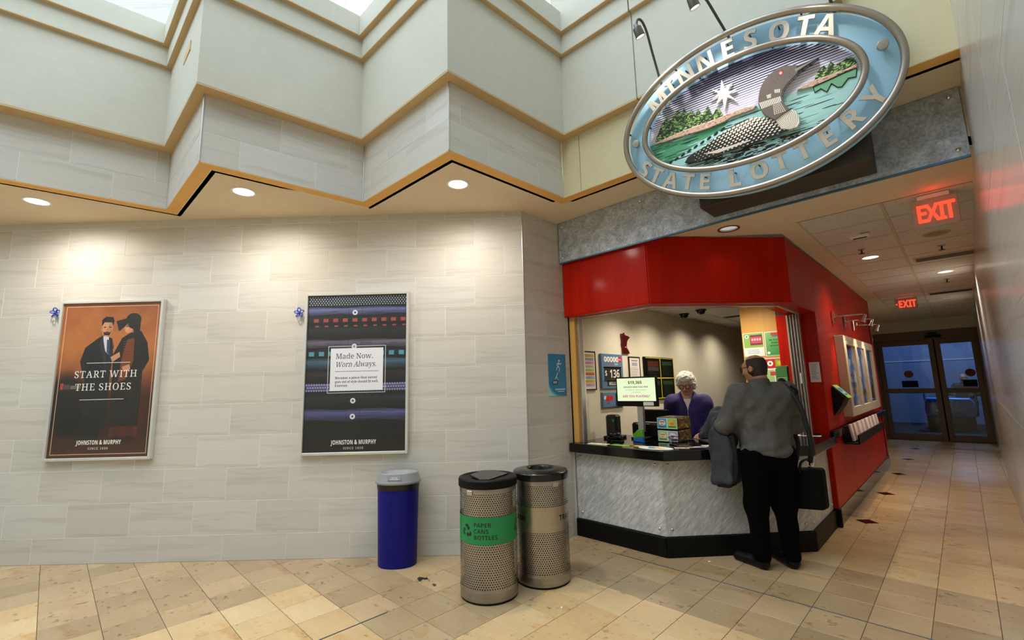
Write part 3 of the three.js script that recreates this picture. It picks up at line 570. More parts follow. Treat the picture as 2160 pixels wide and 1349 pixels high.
    for (const [p, n] of [[treesL, 900], [treesR, 380]]) {
      path(p); c.fillStyle = '#20301c'; c.fill(); c.save(); path(p); c.clip();
      for (let k = 0; k < n; k++) { const x = p === treesL ? -0.64 + rn() * 0.52 : 0.42 + rn() * 0.23, y = rn() * 0.2; c.fillStyle = ['#8fb56a', '#6c9a50', '#a9c77f', '#2b3f22', '#4d7a3c'][Math.floor(rn() * 5)]; c.beginPath(); c.ellipse(X(x), Y(y), 7 + rn() * 8, 3 + rn() * 4, (rn() - 0.5), 0, 7); c.fill(); }
      c.restore();
    }
    for (const p of [shoreL, shoreR]) { path(p); c.fillStyle = '#c7a796'; c.fill(); c.save(); path(p); c.clip(); for (let k = 0; k < 500; k++) { c.fillStyle = ['#e2cdbc', '#9a7c70', '#5d4a44', '#d8bda9'][Math.floor(rn() * 4)]; c.beginPath(); c.ellipse(X(-0.65 + rn() * 1.3), Y(-0.04 + rn() * 0.09), 3 + rn() * 12, 2 + rn() * 3, 0, 0, 7); c.fill(); } c.restore(); }
    path(reflR); c.fillStyle = '#6fae8b'; c.fill(); c.lineWidth = 5; c.strokeStyle = '#123022'; c.stroke();
    c.fillStyle = '#0f1f17'; for (let k = 0; k < 10; k++) { const x = -0.6 + k * 0.05, y = -0.19 + k * 0.014; c.beginPath(); c.ellipse(X(x), Y(y), 26, 14, -0.5, 0, 7); c.fill(); }
    // loon
    path(body); c.fillStyle = '#1d1a19'; c.fill(); c.save(); path(body); c.clip();
    for (let i = 0; i < 22; i++) for (let j = 0; j < 10; j++) { const x = -0.36 + i * 0.0285 + (j % 2) * 0.014, y = -0.07 - j * 0.0165 - Math.abs(i - 14) * 0.0036, s = Math.max(0.15, 1.15 - j * 0.07) * Math.min(1, 0.4 + i * 0.055); c.fillStyle = '#efe9e0'; c.save(); c.translate(X(x), Y(y)); c.rotate(-0.25); c.fillRect(-15 * s, -9 * s, 30 * s, 18 * s); c.restore(); }
    c.fillStyle = '#d9d2c8'; c.beginPath(); c.moveTo(X(-0.3), Y(-0.196)); c.lineTo(X(0.0), Y(-0.2)); c.lineTo(X(0.02), Y(-0.208)); c.lineTo(X(-0.2), Y(-0.222)); c.fill();
    c.restore();
    path(breast); c.fillStyle = '#ece6dd'; c.fill(); c.save(); path(breast); c.clip(); c.strokeStyle = '#3a3532'; c.lineWidth = 3; for (let k = 1; k < 13; k++) { c.beginPath(); c.ellipse(X(0.19), Y(-0.135), k * 14, k * 12, 0.5, -1.2, 2.2); c.stroke(); } c.restore();
    path(neck); c.fillStyle = '#6a625e'; c.fill(); c.save(); path(neck); c.clip();
    for (let k = 0; k < 900; k++) { c.fillStyle = rn() > 0.5 ? '#6d6460' : '#433c3a'; c.fillRect(X(0.18 + rn() * 0.2), Y(0.1 + rn() * 0.1), 5, 2); }
    c.fillStyle = '#2c2826'; c.beginPath(); c.moveTo(X(0.34), Y(0.152)); c.lineTo(X(0.47), Y(0.158)); c.lineTo(X(0.34), Y(0.1)); c.fill(); c.fillStyle = '#8d8580'; c.beginPath(); c.moveTo(X(0.33), Y(0.14)); c.lineTo(X(0.46), Y(0.156)); c.lineTo(X(0.33), Y(0.122)); c.fill();
    const stripes = (p, n, col) => { const [a, b, d, e] = p; for (let k = 0; k < n; k++) { const t0 = k / n, t1 = (k + 0.62) / n, P = (s, u, t) => [s[0] + (u[0] - s[0]) * t, s[1] + (u[1] - s[1]) * t]; path([P(a, b, t0), P(a, b, t1), P(e, d, t1), P(e, d, t0)]); c.fillStyle = col; c.fill(); } };
    stripes([[0.104, 0.014], [0.231, 0.007], [0.234, -0.025], [0.114, -0.032]], 13, '#efe9e0'); stripes([[0.153, 0.045], [0.182, 0.045], [0.177, 0.019], [0.155, 0.022]], 4, '#efe9e0'); stripes([[0.202, 0.062], [0.237, 0.053], [0.232, 0.03], [0.201, 0.04]], 4, '#efe9e0');
    for (let k = 0; k < 7; k++) stripes([[0.178, -0.023 - k * 0.011], [0.226 + k * 0.004, -0.026 - k * 0.011], [0.228 + k * 0.004, -0.032 - k * 0.011], [0.182, -0.03 - k * 0.011]], 6, '#e5ded5');
    c.restore();
    path(star); c.fillStyle = '#fbf8f0'; c.fill();
    for (const [rad, col] of [[17, '#d8213c'], [11, '#f7ece6'], [7, '#d8213c'], [3.5, '#fff']]) { c.fillStyle = col; c.beginPath(); c.arc(X(0.25), Y(0.15), rad, 0, 7); c.fill(); }
  });
  const artMat = mat('#ffffff', 0.55, 0, { map: art });
  const artUV = (g) => { g = clean(g); const p = g.attributes.position, uv = g.attributes.uv; for (let i = 0; i < p.count; i++) uv.setXY(i, p.getX(i) / sx + 0.5, p.getY(i) / sy + 0.5); return g; };
  const s = thing('oval_sign', 'big tilted blue oval sign with a loon on a lake', 'sign', [-0.864, 3.397, -3.205]);
  s.rotation.set(15 * deg, 6 * deg, 0, 'YXZ');
  const blue = mat('#9ccbe8', 0.4, 0.05), pale = mat('#a8d0ea', 0.38, 0.1);
  part(s, 'back_plate', plate(ring(0.85, 0.53, 96), 0.03, 0.003, [ring(0.655, 0.33, 72, -0.012, 0.011).reverse()]).translate(0, 0, -0.1), blue);
  part(s, 'rear_rim', plate(ring(0.872, 0.552, 96), 0.035, 0.004).translate(0, -0.004, -0.165), pale, 'light blue rim behind the plate');
  const el = (a, b, r, cx = 0, cy = 0) => tube(ring(a, b, 64, cx, cy).map(([x, y]) => [x, y, 0]), r, 160, 14, true);
  const tubeMat = mat('#a29a90', 0.34, 0.85);
  part(s, 'outer_ring', el(0.856, 0.536, 0.021), tubeMat, 'satin metal outer tube'); part(s, 'inner_ring', el(0.687, 0.356, 0.021, -0.012, 0.011), tubeMat, 'satin metal inner tube');
  for (const [a, b, cx, cy, ts] of [[0.856, 0.536, 0, 0, [20, 62, 118, 165, 205, 250, 300, 340]], [0.687, 0.356, -0.012, 0.011, [10, 70, 110, 160, 215, 270, 320]]]) for (const t of ts) part(s, 'standoff_pin', rod([cx + a * Math.cos(t * deg), cy + b * Math.sin(t * deg), -0.08], [cx + a * Math.cos(t * deg), cy + b * Math.sin(t * deg), 0], 0.006), M.dark);
  const pan = part(s, 'picture_panel', artUV(plate(ring(0.672, 0.341, 96, -0.012, 0.011), 0.02, 0).translate(0, 0, -0.085)), artMat, 'picture of night sky, lake and shore');
  const relief = (name, pts, z, t, label) => part(pan, name, artUV(plate(pts, t, Math.min(0.004, t / 3)).translate(0, 0, z)), artMat, label);
  relief('tree_relief', treesL, -0.066, 0.014, 'raised row of green firs'); relief('tree_relief', treesR, -0.066, 0.014, 'raised green trees on the far shore');
  relief('shore_relief', shoreL, -0.066, 0.018); relief('shore_relief', shoreR, -0.066, 0.018); relief('water_relief', reflR, -0.066, 0.01);
  relief('star_relief', star, -0.056, 0.014, 'raised white eight-pointed star');
  relief('loon_body', body, -0.064, 0.032, 'raised loon body with white checks'); relief('loon_breast', breast, -0.062, 0.04, 'raised white breast'); relief('loon_neck', neck, -0.06, 0.046, 'raised grey loon head and neck with red eye');
  const letters = [];
  const MN = 'MINNESOTA', mp = [[-0.54, 0.27], [-0.437, 0.337], [-0.325, 0.386], [-0.183, 0.416], [-0.03, 0.433], [0.11, 0.428], [0.275, 0.402], [0.413, 0.365], [0.521, 0.318]];
  [...MN].forEach((ch, i) => letters.push([ch, mp[i], 1, i === 0 ? 0.124 : 0.12]));
  const SL = 'STATELOTTERY', sp = [[-0.731, -0.176], [-0.652, -0.247], [-0.549, -0.318], [-0.427, -0.366], [-0.309, -0.4], [-0.108, -0.433], [0.046, -0.427], [0.177, -0.406], [0.309, -0.382], [0.447, -0.343], [0.584, -0.273], [0.7, -0.19]];
  [...SL].forEach((ch, i) => letters.push([ch, sp[i], -1, [0, 5].includes(i) ? 0.122 : 0.114]));
  const lm = mat('#c9c1b4', 0.42, 0.55);
  for (const [ch, [x, y], top, size] of letters) {
    const t = Math.atan2(y / 0.446, x / 0.771), ang = Math.atan2(-top * 0.446 * Math.cos(t), top * 0.771 * Math.sin(t)) * 0.86;
    const g = glyph(ch, size, 0.014, 0.003); g.scale(ch === 'I' ? 1.15 : 1.06, 1, 1); g.rotateZ(ang);
    part(s, 'raised_letter', g.translate(x, y, -0.012), lm);
    part(s, 'letter_stud', rod([x, y + 0.3 * size, -0.08], [x, y + 0.3 * size, -0.02], 0.004, 0.004, 8), M.dark);
  }
  for (const [x, y] of [[-0.775, 0.041], [0.767, 0.085]]) { const g = lathe([[0.001, 0.03], [0.026, 0.03], [0.029, 0.027], [0.029, 0], [0.01, 0], [0.01, -0.05]], 24); g.rotateX(Math.PI / 2); part(s, 'disc_bolt', g.translate(x, y, -0.03), M.satin); }
  const box = part(s, 'mounting_box', cbox(1.1, 0.36, 0.3, 0.004, 0, 0, 0), mat('#3b362f', 0.6), 'dark mounting box behind the oval');
  s.updateMatrixWorld(true);
  box.applyMatrix4(new THREE.Matrix4().makeTranslation(-0.8, 3.115, -3.725)); box.applyMatrix4(s.matrixWorld.clone().invert());
  for (const x of [-0.3, 0.3]) part(s, 'mounting_arm', rod([x, -0.15, -0.16], [x, -0.2, -0.4], 0.025), M.dark);
}
// gooseneck lamps that light the sign
{
  const arms = [
    [[-1.41, 3.78, -3.32], [-1.41, 3.85, -3.2], [-1.39, 4.04, -3.02], [-1.362, 4.15, -2.87], [-1.366, 4.185, -2.815], [-1.374, 4.165, -2.775], [-1.38, 4.11, -2.765]],
    [[-0.888, 3.9, -3.3], [-0.888, 3.95, -3.16], [-0.9, 4.01, -3.0], [-0.915, 4.07, -2.84], [-0.935, 4.105, -2.76], [-0.955, 4.08, -2.725], [-0.966, 4.04, -2.72]],
    [[-0.3, 3.84, -3.34], [-0.302, 3.86, -3.2], [-0.298, 3.95, -3.02], [-0.305, 4.04, -2.86], [-0.32, 4.075, -2.79], [-0.335, 4.05, -2.75], [-0.342, 4.01, -2.745]]];
  const who = ['grey gooseneck lamp arching over the left shoulder of the oval sign', 'grey gooseneck lamp above the middle of the oval sign', 'grey gooseneck lamp near the cream wall end of the sign'];
  arms.forEach((p, i) => {
    const b = p[0], t = thing('gooseneck_lamp', who[i], 'lamp', b, 0, 'gooseneck lamps over the oval sign'), rel = p.map((q) => q.map((x, k) => x - b[k]));
    part(t, 'arm', tube(rel, 0.009, 40, 8), mat('#5a5852', 0.4, 0.7));
    const e = rel.at(-1), tx = V(0.15, -0.9, -0.42).normalize();
    const head = part(t, 'lamp_head', lathe([[0.001, 0.02], [0.014, 0.018], [0.016, 0], [0.03, -0.012], [0.034, -0.08], [0.031, -0.08], [0.028, -0.014]], 20), mat('#6b6a66', 0.35, 0.8));
    head.position.set(...e); head.quaternion.setFromUnitVectors(V(0, -1, 0), tx);
    const len = part(head, 'lamp_lens', lathe([[0.001, -0.07], [0.03, -0.072]], 20), glow('#fff0d8', 5), 'glowing lens');
    const L = new THREE.SpotLight('#fff4e4', i === 2 ? 0.9 : 1.4, 0, 36 * deg, 0.7, 2); L.name = 'lamp_beam'; L.castShadow = true; L.shadow.radius = 1.2; L.position.set(e[0] + tx.x * 0.085, e[1] + tx.y * 0.085, e[2] + tx.z * 0.085); L.target.position.set(e[0] + (i === 2 ? -0.12 : 0.06), e[1] - 0.62, e[2] - 0.5); t.add(L, L.target);
  });
}
// ---------- framed posters on the long wall ----------
function onWall(s, y, out = 0) { const u = [0.7164, -0.6978], n = [0.6978, 0.7164]; return [-3.062 - s * u[0] + n[0] * out, y, -3.292 - s * u[1] + n[1] * out]; }
function spaced(c, text, x, y, gap) { let w = 0; for (const ch of text) w += c.measureText(ch).width + gap; let p = x - w / 2; const al = c.textAlign; c.textAlign = 'left'; for (const ch of text) { c.fillText(ch, p, y); p += c.measureText(ch).width + gap; } c.textAlign = al; }
function softBlob(c, x, y, rx, ry, col, rot = 0) { c.save(); c.translate(x, y); c.rotate(rot); c.scale(rx, ry); const g = c.createRadialGradient(0, 0, 0, 0, 0, 1); g.addColorStop(0, col); g.addColorStop(0.55, col); g.addColorStop(1, col.slice(0, 7) + '00'); c.fillStyle = g; c.fillRect(-1, -1, 2, 2); c.restore(); }
const posterShoes = canvasTex(800, 1216, (c, W, H) => {
  let g = c.createLinearGradient(0, 0, 0, H); g.addColorStop(0, '#8a4a20'); g.addColorStop(0.3, '#b26a34'); g.addColorStop(0.5, '#7c421e'); g.addColorStop(0.62, '#3d1a0c'); g.addColorStop(0.8, '#241009'); g.addColorStop(1, '#4a2e1a'); c.fillStyle = g; c.fillRect(0, 0, W, H);
  for (let k = 0; k < 60; k++) softBlob(c, 60 + (k * 131) % 700, 40 + (k * 83) % 560, 120, 60, k % 2 ? '#d0864420' : '#9a552418', k);
  softBlob(c, 110, 720, 190, 190, '#120a0add'); softBlob(c, 640, 900, 160, 260, '#43180ccc'); softBlob(c, 150, 930, 190, 150, '#050404ff');
  const P = (pts, col) => { c.fillStyle = col; c.beginPath(); pts.forEach(([x, y], i) => (i ? c.lineTo(x, y) : c.moveTo(x, y))); c.closePath(); c.fill(); };
  // woman: hat, dark cape, brown scarf
  P([[560, 250], [650, 235], [710, 330], [735, 470], [690, 560], [690, 980], [470, 985], [450, 600], [440, 420], [500, 290]], '#17120f');
  P([[545, 300], [600, 290], [610, 470], [560, 620], [500, 640], [510, 460]], '#6b3418');
  c.fillStyle = '#c98a62'; c.beginPath(); c.ellipse(548, 205, 34, 46, 0.2, 0, 7); c.fill();
  P([[440, 150], [520, 130], [610, 118], [640, 170], [640, 240], [600, 290], [585, 220], [520, 190], [470, 235]], '#1a1411'); c.fillStyle = '#1a1411'; c.beginPath(); c.ellipse(580, 140, 62, 52, 0.1, 0, 7); c.fill();
  P([[500, 985], [560, 985], [556, 1080], [508, 1080]], '#150d0a'); P([[600, 985], [660, 985], [650, 1090], [604, 1090]], '#1b100b');
  // man: hair, beard, suit
  P([[210, 360], [300, 290], [345, 262], [420, 290], [440, 420], [430, 600], [440, 980], [250, 1010], [232, 620], [205, 560], [180, 470]], '#121318');
  P([[340, 265], [392, 278], [402, 420], [372, 390]], '#c9c9d6'); P([[378, 300], [404, 300], [412, 430], [386, 400]], '#3a3f58');
  c.fillStyle = '#c78d66'; c.beginPath(); c.ellipse(372, 205, 46, 66, 0, 0, 7); c.fill();
  P([[326, 190], [322, 140], [352, 112], [412, 116], [424, 150], [418, 192], [405, 160], [345, 158]], '#15100e'); P([[332, 222], [352, 262], [392, 264], [414, 220], [398, 240], [372, 232], [346, 240]], '#1c120d');
  P([[340, 196], [360, 192], [360, 200], [342, 202]], '#2a1810'); P([[384, 192], [406, 196], [404, 202], [384, 200]], '#2a1810');
  // printed detail: eyes, ears, lapels, knit, desk with books
  c.fillStyle = '#a86f4c'; c.beginPath(); c.ellipse(324, 205, 9, 17, 0, 0, 7); c.fill(); softBlob(c, 398, 200, 26, 52, '#8a563a66'); c.fillStyle = '#1a0f0a'; c.beginPath(); c.ellipse(352, 199, 6, 4, 0, 0, 7); c.ellipse(394, 199, 6, 4, 0, 0, 7); c.fill(); c.fillStyle = '#a9694a'; P([[371, 196], [380, 226], [366, 227]], '#a9694a'); P([[354, 240], [392, 240], [384, 247], [362, 247]], '#7c3a30');
  softBlob(c, 532, 205, 18, 40, '#e0a27a88'); P([[518, 196], [500, 214], [516, 222]], '#b97852'); c.fillStyle = '#2a150d'; c.fillRect(522, 196, 16, 5);
  P([[345, 262], [318, 330], [352, 420], [396, 560], [386, 430], [352, 320]], '#23252e'); P([[420, 290], [430, 340], [410, 430], [404, 560], [420, 440], [440, 360]], '#23252e');
  c.strokeStyle = '#0a0b0f'; c.lineWidth = 4; for (const [a, b, d, e] of [[232, 420, 260, 590], [250, 600, 262, 960], [402, 560, 398, 900], [330, 620, 322, 900]]) { c.beginPath(); c.moveTo(a, b); c.lineTo(d, e); c.stroke(); }
  c.strokeStyle = '#85481f'; c.lineWidth = 3; for (let k = 0; k < 16; k++) { c.beginPath(); c.moveTo(512 + k, 320 + k * 19); c.lineTo(604 - k * 2, 312 + k * 19); c.stroke(); } c.strokeStyle = '#2b211c'; c.lineWidth = 5; for (const [a, b, d, e] of [[640, 300, 660, 560], [690, 420, 668, 900], [620, 560, 606, 970], [470, 520, 482, 970]]) { c.beginPath(); c.moveTo(a, b); c.lineTo(d, e); c.stroke(); }
  P([[24, 690], [200, 686], [215, 706], [24, 712]], '#2a1712'); P([[36, 712], [64, 712], [60, 1000], [40, 1000]], '#0c0807'); P([[44, 640], [70, 640], [70, 688], [44, 690]], '#a3402a'); P([[74, 652], [120, 650], [120, 688], [74, 688]], '#4a443f'); P([[126, 660], [206, 656], [206, 686], [126, 688]], '#6a635c');
  P([[470, 985], [690, 985], [688, 1060], [468, 1066]], '#5a2416aa');
  P([[420, 440], [490, 400], [500, 440], [440, 480]], '#c28a64'); P([[520, 520], [580, 500], [590, 540], [540, 560]], '#c28a64');
  P([[240, 900], [420, 900], [380, 1075], [330, 1090], [250, 1060]], '#0b0b0e'); softBlob(c, 300, 1070, 110, 30, '#1d1512ff'); softBlob(c, 600, 1085, 90, 22, '#1d1512ff');
  for (let k = 0; k < 26; k++) { c.fillStyle = k % 2 ? '#6a472a55' : '#2a170d66'; c.fillRect(20, 1060 + k * 5, W - 40, 2); }
  c.strokeStyle = '#d9b08a'; c.lineWidth = 5; c.strokeRect(26, 26, W - 52, H - 52);
  c.fillStyle = '#d8d4ce'; c.fillRect(235, 482, 350, 5); c.fillRect(210, 770, 350, 5);
  c.fillStyle = '#f1ede6'; c.textAlign = 'center'; c.font = '74px serif'; spaced(c, 'START WITH', 400, 600, 5); spaced(c, 'THE SHOES', 390, 700, 5);
  c.font = 'bold 46px sans-serif'; c.save(); c.translate(398, 1118); c.scale(0.72, 1); spaced(c, 'JOHNSTON & MURPHY', 0, 0, 0); c.restore(); c.font = '24px serif'; spaced(c, 'SINCE 1850', 398, 1156, 3);
});
const posterShirts = canvasTex(800, 1216, (c, W, H) => {
  const bands = [[0, 92, '#1c2029'], [92, 165, '#6a70a6'], [165, 240, '#1f1d22'], [240, 350, '#23262a'], [350, 430, '#6c6478'], [430, 500, '#16212e'], [500, 590, '#3f6076'], [590, 690, '#2b2327'], [690, 770, '#4a4a7a'], [770, 890, '#20282a'], [890, 990, '#54568c'], [990, 1216, '#0d0c0f']];
  for (const [a, b, col] of bands) { c.fillStyle = col; c.fillRect(0, a, W, b - a + 1); }
  for (const [a, b] of bands.slice(1)) { const g = c.createLinearGradient(0, a, 0, b); g.addColorStop(0, '#00000088'); g.addColorStop(0.3, '#00000000'); g.addColorStop(1, '#000000b0'); c.fillStyle = g; c.fillRect(0, a, W, b - a); c.fillStyle = '#0000004a'; c.fillRect(330, a, 4, b - a); c.fillRect(438, a, 4, b - a); }
  let r = 3; const rn = () => (r = (r * 16807) % 2147483647) / 2147483647;
  for (const [a, b, col] of bands) for (let k = 0; k < 90; k++) { c.fillStyle = rn() > 0.5 ? '#ffffff08' : '#00000030'; c.fillRect(rn() * W, a + rn() * (b - a), 30 + rn() * 160, 2 + rn() * 4); }
  for (const y of [92, 165, 240, 350, 430, 500, 590, 690, 770, 890, 990]) { c.fillStyle = '#0b0b10'; c.beginPath(); c.moveTo(0, y - 6); for (let x = 0; x <= W; x += 40) c.lineTo(x, y + Math.sin(x * 0.013 + y) * 7 + 3); for (let x = W; x >= 0; x -= 40) c.lineTo(x, y + Math.sin(x * 0.013 + y) * 7 - 8); c.fill(); }
  c.fillStyle = '#c3cbd8'; for (let j = 0; j < 5; j++) for (let i = 0; i < 36; i++) c.fillRect(8 + i * 22 + (j % 2) * 11, 10 + j * 15, 8, 7);
  c.fillStyle = '#9d4640'; for (let i = 0; i < 10; i++) { c.fillRect(50 + i * 78, 186, 40, 28); c.fillRect(62 + i * 78, 240, 30, 12); }
  c.fillStyle = '#4f90a8'; for (let i = 0; i < 10; i++) c.fillRect(20 + i * 80, 448, 42, 34);
  c.fillStyle = '#b7b4da'; for (let i = 0; i < 40; i++) for (let j = 0; j < 3; j++) { c.beginPath(); c.arc(12 + i * 20 + (j % 2) * 10, 706 + j * 22, 7, 0, 7); c.fill(); } c.fillStyle = '#3a3a66'; for (let i = 0; i < 40; i++) for (let j = 0; j < 3; j++) { c.beginPath(); c.arc(12 + i * 20 + (j % 2) * 10, 706 + j * 22, 3.5, 0, 7); c.fill(); }
  for (const y of [140, 410, 832, 952]) { c.fillStyle = '#d9dbe6'; c.beginPath(); c.arc(382, y, 21, 0, 7); c.fill(); c.fillStyle = '#4a4c60'; c.beginPath(); c.arc(382, y, 9, 0, 7); c.fill(); }
  c.strokeStyle = '#c9cad2'; c.lineWidth = 5; c.strokeRect(178, 408, 456, 362); c.fillStyle = '#e6e5ec'; c.fillRect(196, 424, 420, 330);
  c.fillStyle = '#16151a'; c.textAlign = 'left'; c.font = '56px serif'; c.fillText('Made Now.', 236, 506); c.save(); c.transform(1, 0, -0.2, 1, 0, 0); c.fillText('Worn Always.', 348, 570, 330); c.restore();
  c.fillRect(234, 604, 346, 3); c.font = 'bold 25px serif'; c.fillText('Because a piece that never', 236, 664); c.fillText('goes out of style should fit well.', 236, 694, 345); c.fillText('Forever.', 236, 724);
  c.fillStyle = '#e8e8ea'; c.font = 'bold 46px sans-serif'; c.save(); c.translate(396, 1160); c.scale(0.72, 1); spaced(c, 'JOHNSTON & MURPHY', 0, 0, 0); c.restore(); c.font = '24px serif'; spaced(c, 'SINCE 1850', 396, 1196, 3);
});
function planarUV(g, x0, x1, y0, y1) { g = clean(g); const p = g.attributes.position, uv = g.attributes.uv; for (let i = 0; i < p.count; i++) uv.setXY(i, (p.getX(i) - x0) / (x1 - x0), (p.getY(i) - y0) / (y1 - y0)); return g; }
function framed(name, label, category, pos, turn, w, h, { fw = 0.026, fd = 0.045, frame = mat('#cfcfcb', 0.4, 0.25), print, gloss = 0.25, group, backing = M.dark }) {
  const t = thing(name, label, category, pos, turn, group);
  for (const s of [-1, 1]) { part(t, 'frame_bar', cbox(fw, h, fd, 0.003, s * (w / 2 - fw / 2), 0, fd / 2), frame); part(t, 'frame_bar', cbox(w - 2 * fw, fw, fd, 0.003, 0, s * (h / 2 - fw / 2), fd / 2), frame); }
  part(t, 'backing', cbox(w - fw, h - fw, 0.01, 0.001, 0, 0, 0.006), backing);
  const iw = w - 2 * fw, ih = h - 2 * fw;
  part(t, 'print', planarUV(cbox(iw, ih, 0.004, 0.0005, 0, 0, 0), -iw / 2, iw / 2, -ih / 2, ih / 2).translate(0, 0, fd * 0.55), phys('#ffffff', 0.5, 0, { map: print, clearcoat: gloss > 0.4 ? 0 : 0.7, clearcoatRoughness: 0.06 }));
  return t;
}
framed('framed_poster', 'framed amber fashion poster reading START WITH THE SHOES', 'poster', onWall(4.158, 1.728, 0.001), TURN, 1.045, 1.566, { print: posterShoes });
framed('framed_poster', 'framed dark poster of folded shirts with white text box', 'poster', onWall(1.679, 1.733, 0.001), TURN, 1.045, 1.586, { print: posterShirts });
// blue ribbons tied at the frames' corners
for (const [s, y, lab] of [[4.735, 2.4, 'blue ribbon bow tied to the amber poster frame'], [2.262, 2.335, 'blue ribbon bow tied to the shirt poster frame']]) {
  const t = thing('ribbon_bow', lab, 'ribbon', onWall(s, y, 0.03), TURN), m = mat('#2342b8', 0.5), k = mat('#dfe3ee', 0.6);
  for (let i = 0; i < 5; i++) { const a = i * 1.25 + 0.4, c = Math.cos(a), q = Math.sin(a); part(t, 'ribbon_loop', tube([[0, 0, 0], [c * 0.03 - q * 0.012, q * 0.03 + c * 0.012, 0.014], [c * 0.05, q * 0.05, 0.01], [c * 0.03 + q * 0.012, q * 0.03 - c * 0.012, -0.004], [0, 0, 0.002]], 0.005, 20, 6), m); }
  part(t, 'knot', new THREE.SphereGeometry(0.014, 12, 8), m); part(t, 'string', tube([[0.005, -0.01, 0], [0.03, 0.0, 0.0], [0.055, 0.004, 0.012]], 0.0025, 12, 5), k, 'pale string'); part(t, 'string', tube([[0, -0.01, 0], [-0.004, -0.05, 0.004], [0.004, -0.085, 0.002]], 0.003, 12, 5), k, 'pale string');
}
// ---------- bins ----------
const holes = dataTex(64, 110, (u, v) => { const d = Math.min(Math.hypot((u - 0.5), (v - 0.25) * 1.72), Math.hypot(u, (v - 0.75) * 1.72), Math.hypot(u - 1, (v - 0.75) * 1.72)), x = d < 0.33 ? 0 : 255; return [x, x, x]; }, null, false);
holes.repeat.set(84, 1);
const band = canvasTex(2048, 300, (c, W, H) => {                       // once round the bin
  c.fillStyle = '#15894c'; c.fillRect(0, 0, W, H);
  const rec = (x, y, s) => { c.fillStyle = '#0f1d14'; for (let k = 0; k < 3; k++) { c.save(); c.translate(x, y); c.rotate(k * 2.094); c.beginPath(); c.moveTo(-0.34 * s, -0.62 * s); c.lineTo(-0.08 * s, -0.86 * s); c.lineTo(0.2 * s, -0.86 * s); c.lineTo(0.42 * s, -0.48 * s); c.lineTo(0.56 * s, -0.56 * s); c.lineTo(0.42 * s, -0.12 * s); c.lineTo(0.0, -0.22 * s); c.lineTo(0.14 * s, -0.3 * s); c.lineTo(-0.04 * s, -0.6 * s); c.lineTo(-0.2 * s, -0.38 * s); c.closePath(); c.fill(); c.restore(); } };
  c.fillStyle = '#0f1d14'; c.font = 'bold 66px sans-serif'; c.textAlign = 'left';
  for (const o of [0, 682, 1364]) { rec(o + 120, 160, 88); c.fillStyle = '#0f1d14'; ['PAPER', 'CANS', 'BOTTLES'].forEach((s, i) => c.fillText(s, o + 215, 108 + i * 68)); }
});
band.wrapS = THREE.RepeatWrapping;
const bandTrash = canvasTex(2048, 300, (c, W, H) => { c.fillStyle = '#b5ada0'; c.fillRect(0, 0, W, H); for (let i = 0; i < 400; i++) { c.fillStyle = i % 2 ? '#c4bcae33' : '#9a928433'; c.fillRect(0, (i * 37) % H, W, 1); } c.fillStyle = '#1c1a18'; c.font = 'bold 84px sans-serif'; c.textAlign = 'center'; for (const o of [0, 682, 1364]) c.fillText('TRASH', o + 341, 170); });
bandTrash.wrapS = THREE.RepeatWrapping;
function bin(label, pos, turn, bandTex, green, lid) {
  const t = thing('steel_bin', label, 'bin', pos, turn), R = 0.22, H = 0.88;
  const cyl = (y0, y1, r) => clean(new THREE.CylinderGeometry(r, r, y1 - y0, 72, 1, true).translate(0, (y0 + y1) / 2, 0));
  const perf = (k) => { const h = holes.clone(); h.repeat.set(74, k); h.needsUpdate = true; return mat('#b5b1ab', 0.3, 1, { alphaMap: h, alphaTest: 0.5, side: THREE.DoubleSide }); };
  part(t, 'foot_ring', lathe([[R - 0.02, 0], [R - 0.004, 0], [R - 0.002, 0.014], [R - 0.02, 0.014]], 64), M.black, 'black foot ring');
  part(t, 'liner', [cyl(0.02, H - 0.08, R - 0.028)], mat('#6f6e6a', 0.7), 'grey inner liner');
  part(t, 'base_band', lathe([[R - 0.004, 0.014], [R, 0.016], [R, 0.07], [R + 0.003, 0.076], [R + 0.003, 0.084], [R, 0.09], [R, 0.1]], 72), M.steel);
  part(t, 'perforated_band', cyl(0.1, 0.415, R - 0.001), perf(10), 'perforated steel'); part(t, 'perforated_band', cyl(0.595, 0.765, R - 0.001), perf(5.5), 'perforated steel');
  part(t, 'label_band', cyl(0.41, 0.6, R + 0.001), green ? mat('#ffffff', 0.5, 0, { map: bandTex }) : mat('#ffffff', 0.32, 0.95, { map: bandTex }), green ? 'green band with recycling marks' : 'plain steel band');
  part(t, 'rim_band', lathe([[R, 0.76], [R + 0.001, 0.765], [R + 0.001, 0.8], [R - 0.004, 0.802]], 72), M.steel);
  if (lid === 'slot') {
    part(t, 'lid', lathe([[R + 0.006, 0.795], [R + 0.01, 0.8], [R + 0.01, 0.845], [R + 0.004, 0.858], [R - 0.02, 0.862], [R - 0.035, 0.85], [0.001, 0.85]], 64), M.black);
    part(t, 'lid_flap', plate([[-0.17, -0.05], [-0.1, 0.1], [0.08, 0.13], [0.17, 0.05], [0.15, -0.09], [-0.12, -0.1]], 0.012, 0.003).rotateX(-Math.PI / 2 + 0.06).translate(0, 0.855, 0), mat('#1a1917', 0.22));
  } else {
    part(t, 'lid', lathe([[R + 0.006, 0.795], [R + 0.01, 0.8], [R + 0.01, 0.84], [R + 0.002, 0.856], [R - 0.06, 0.868], [0.12, 0.872], [0.105, 0.862], [0.1, 0.82], [0.1, 0.7]], 64), mat('#12110f', 0.18));
    part(t, 'inner_bag', lathe([[0.1, 0.72], [0.06, 0.68], [0.001, 0.67]], 32), M.black, 'black bag inside the opening');
  }
  part(t, 'side_clip', cbox(0.01, 0.03, 0.05, 0.002, -R - 0.004, 0.77, 0), M.alu);
  return t;
}
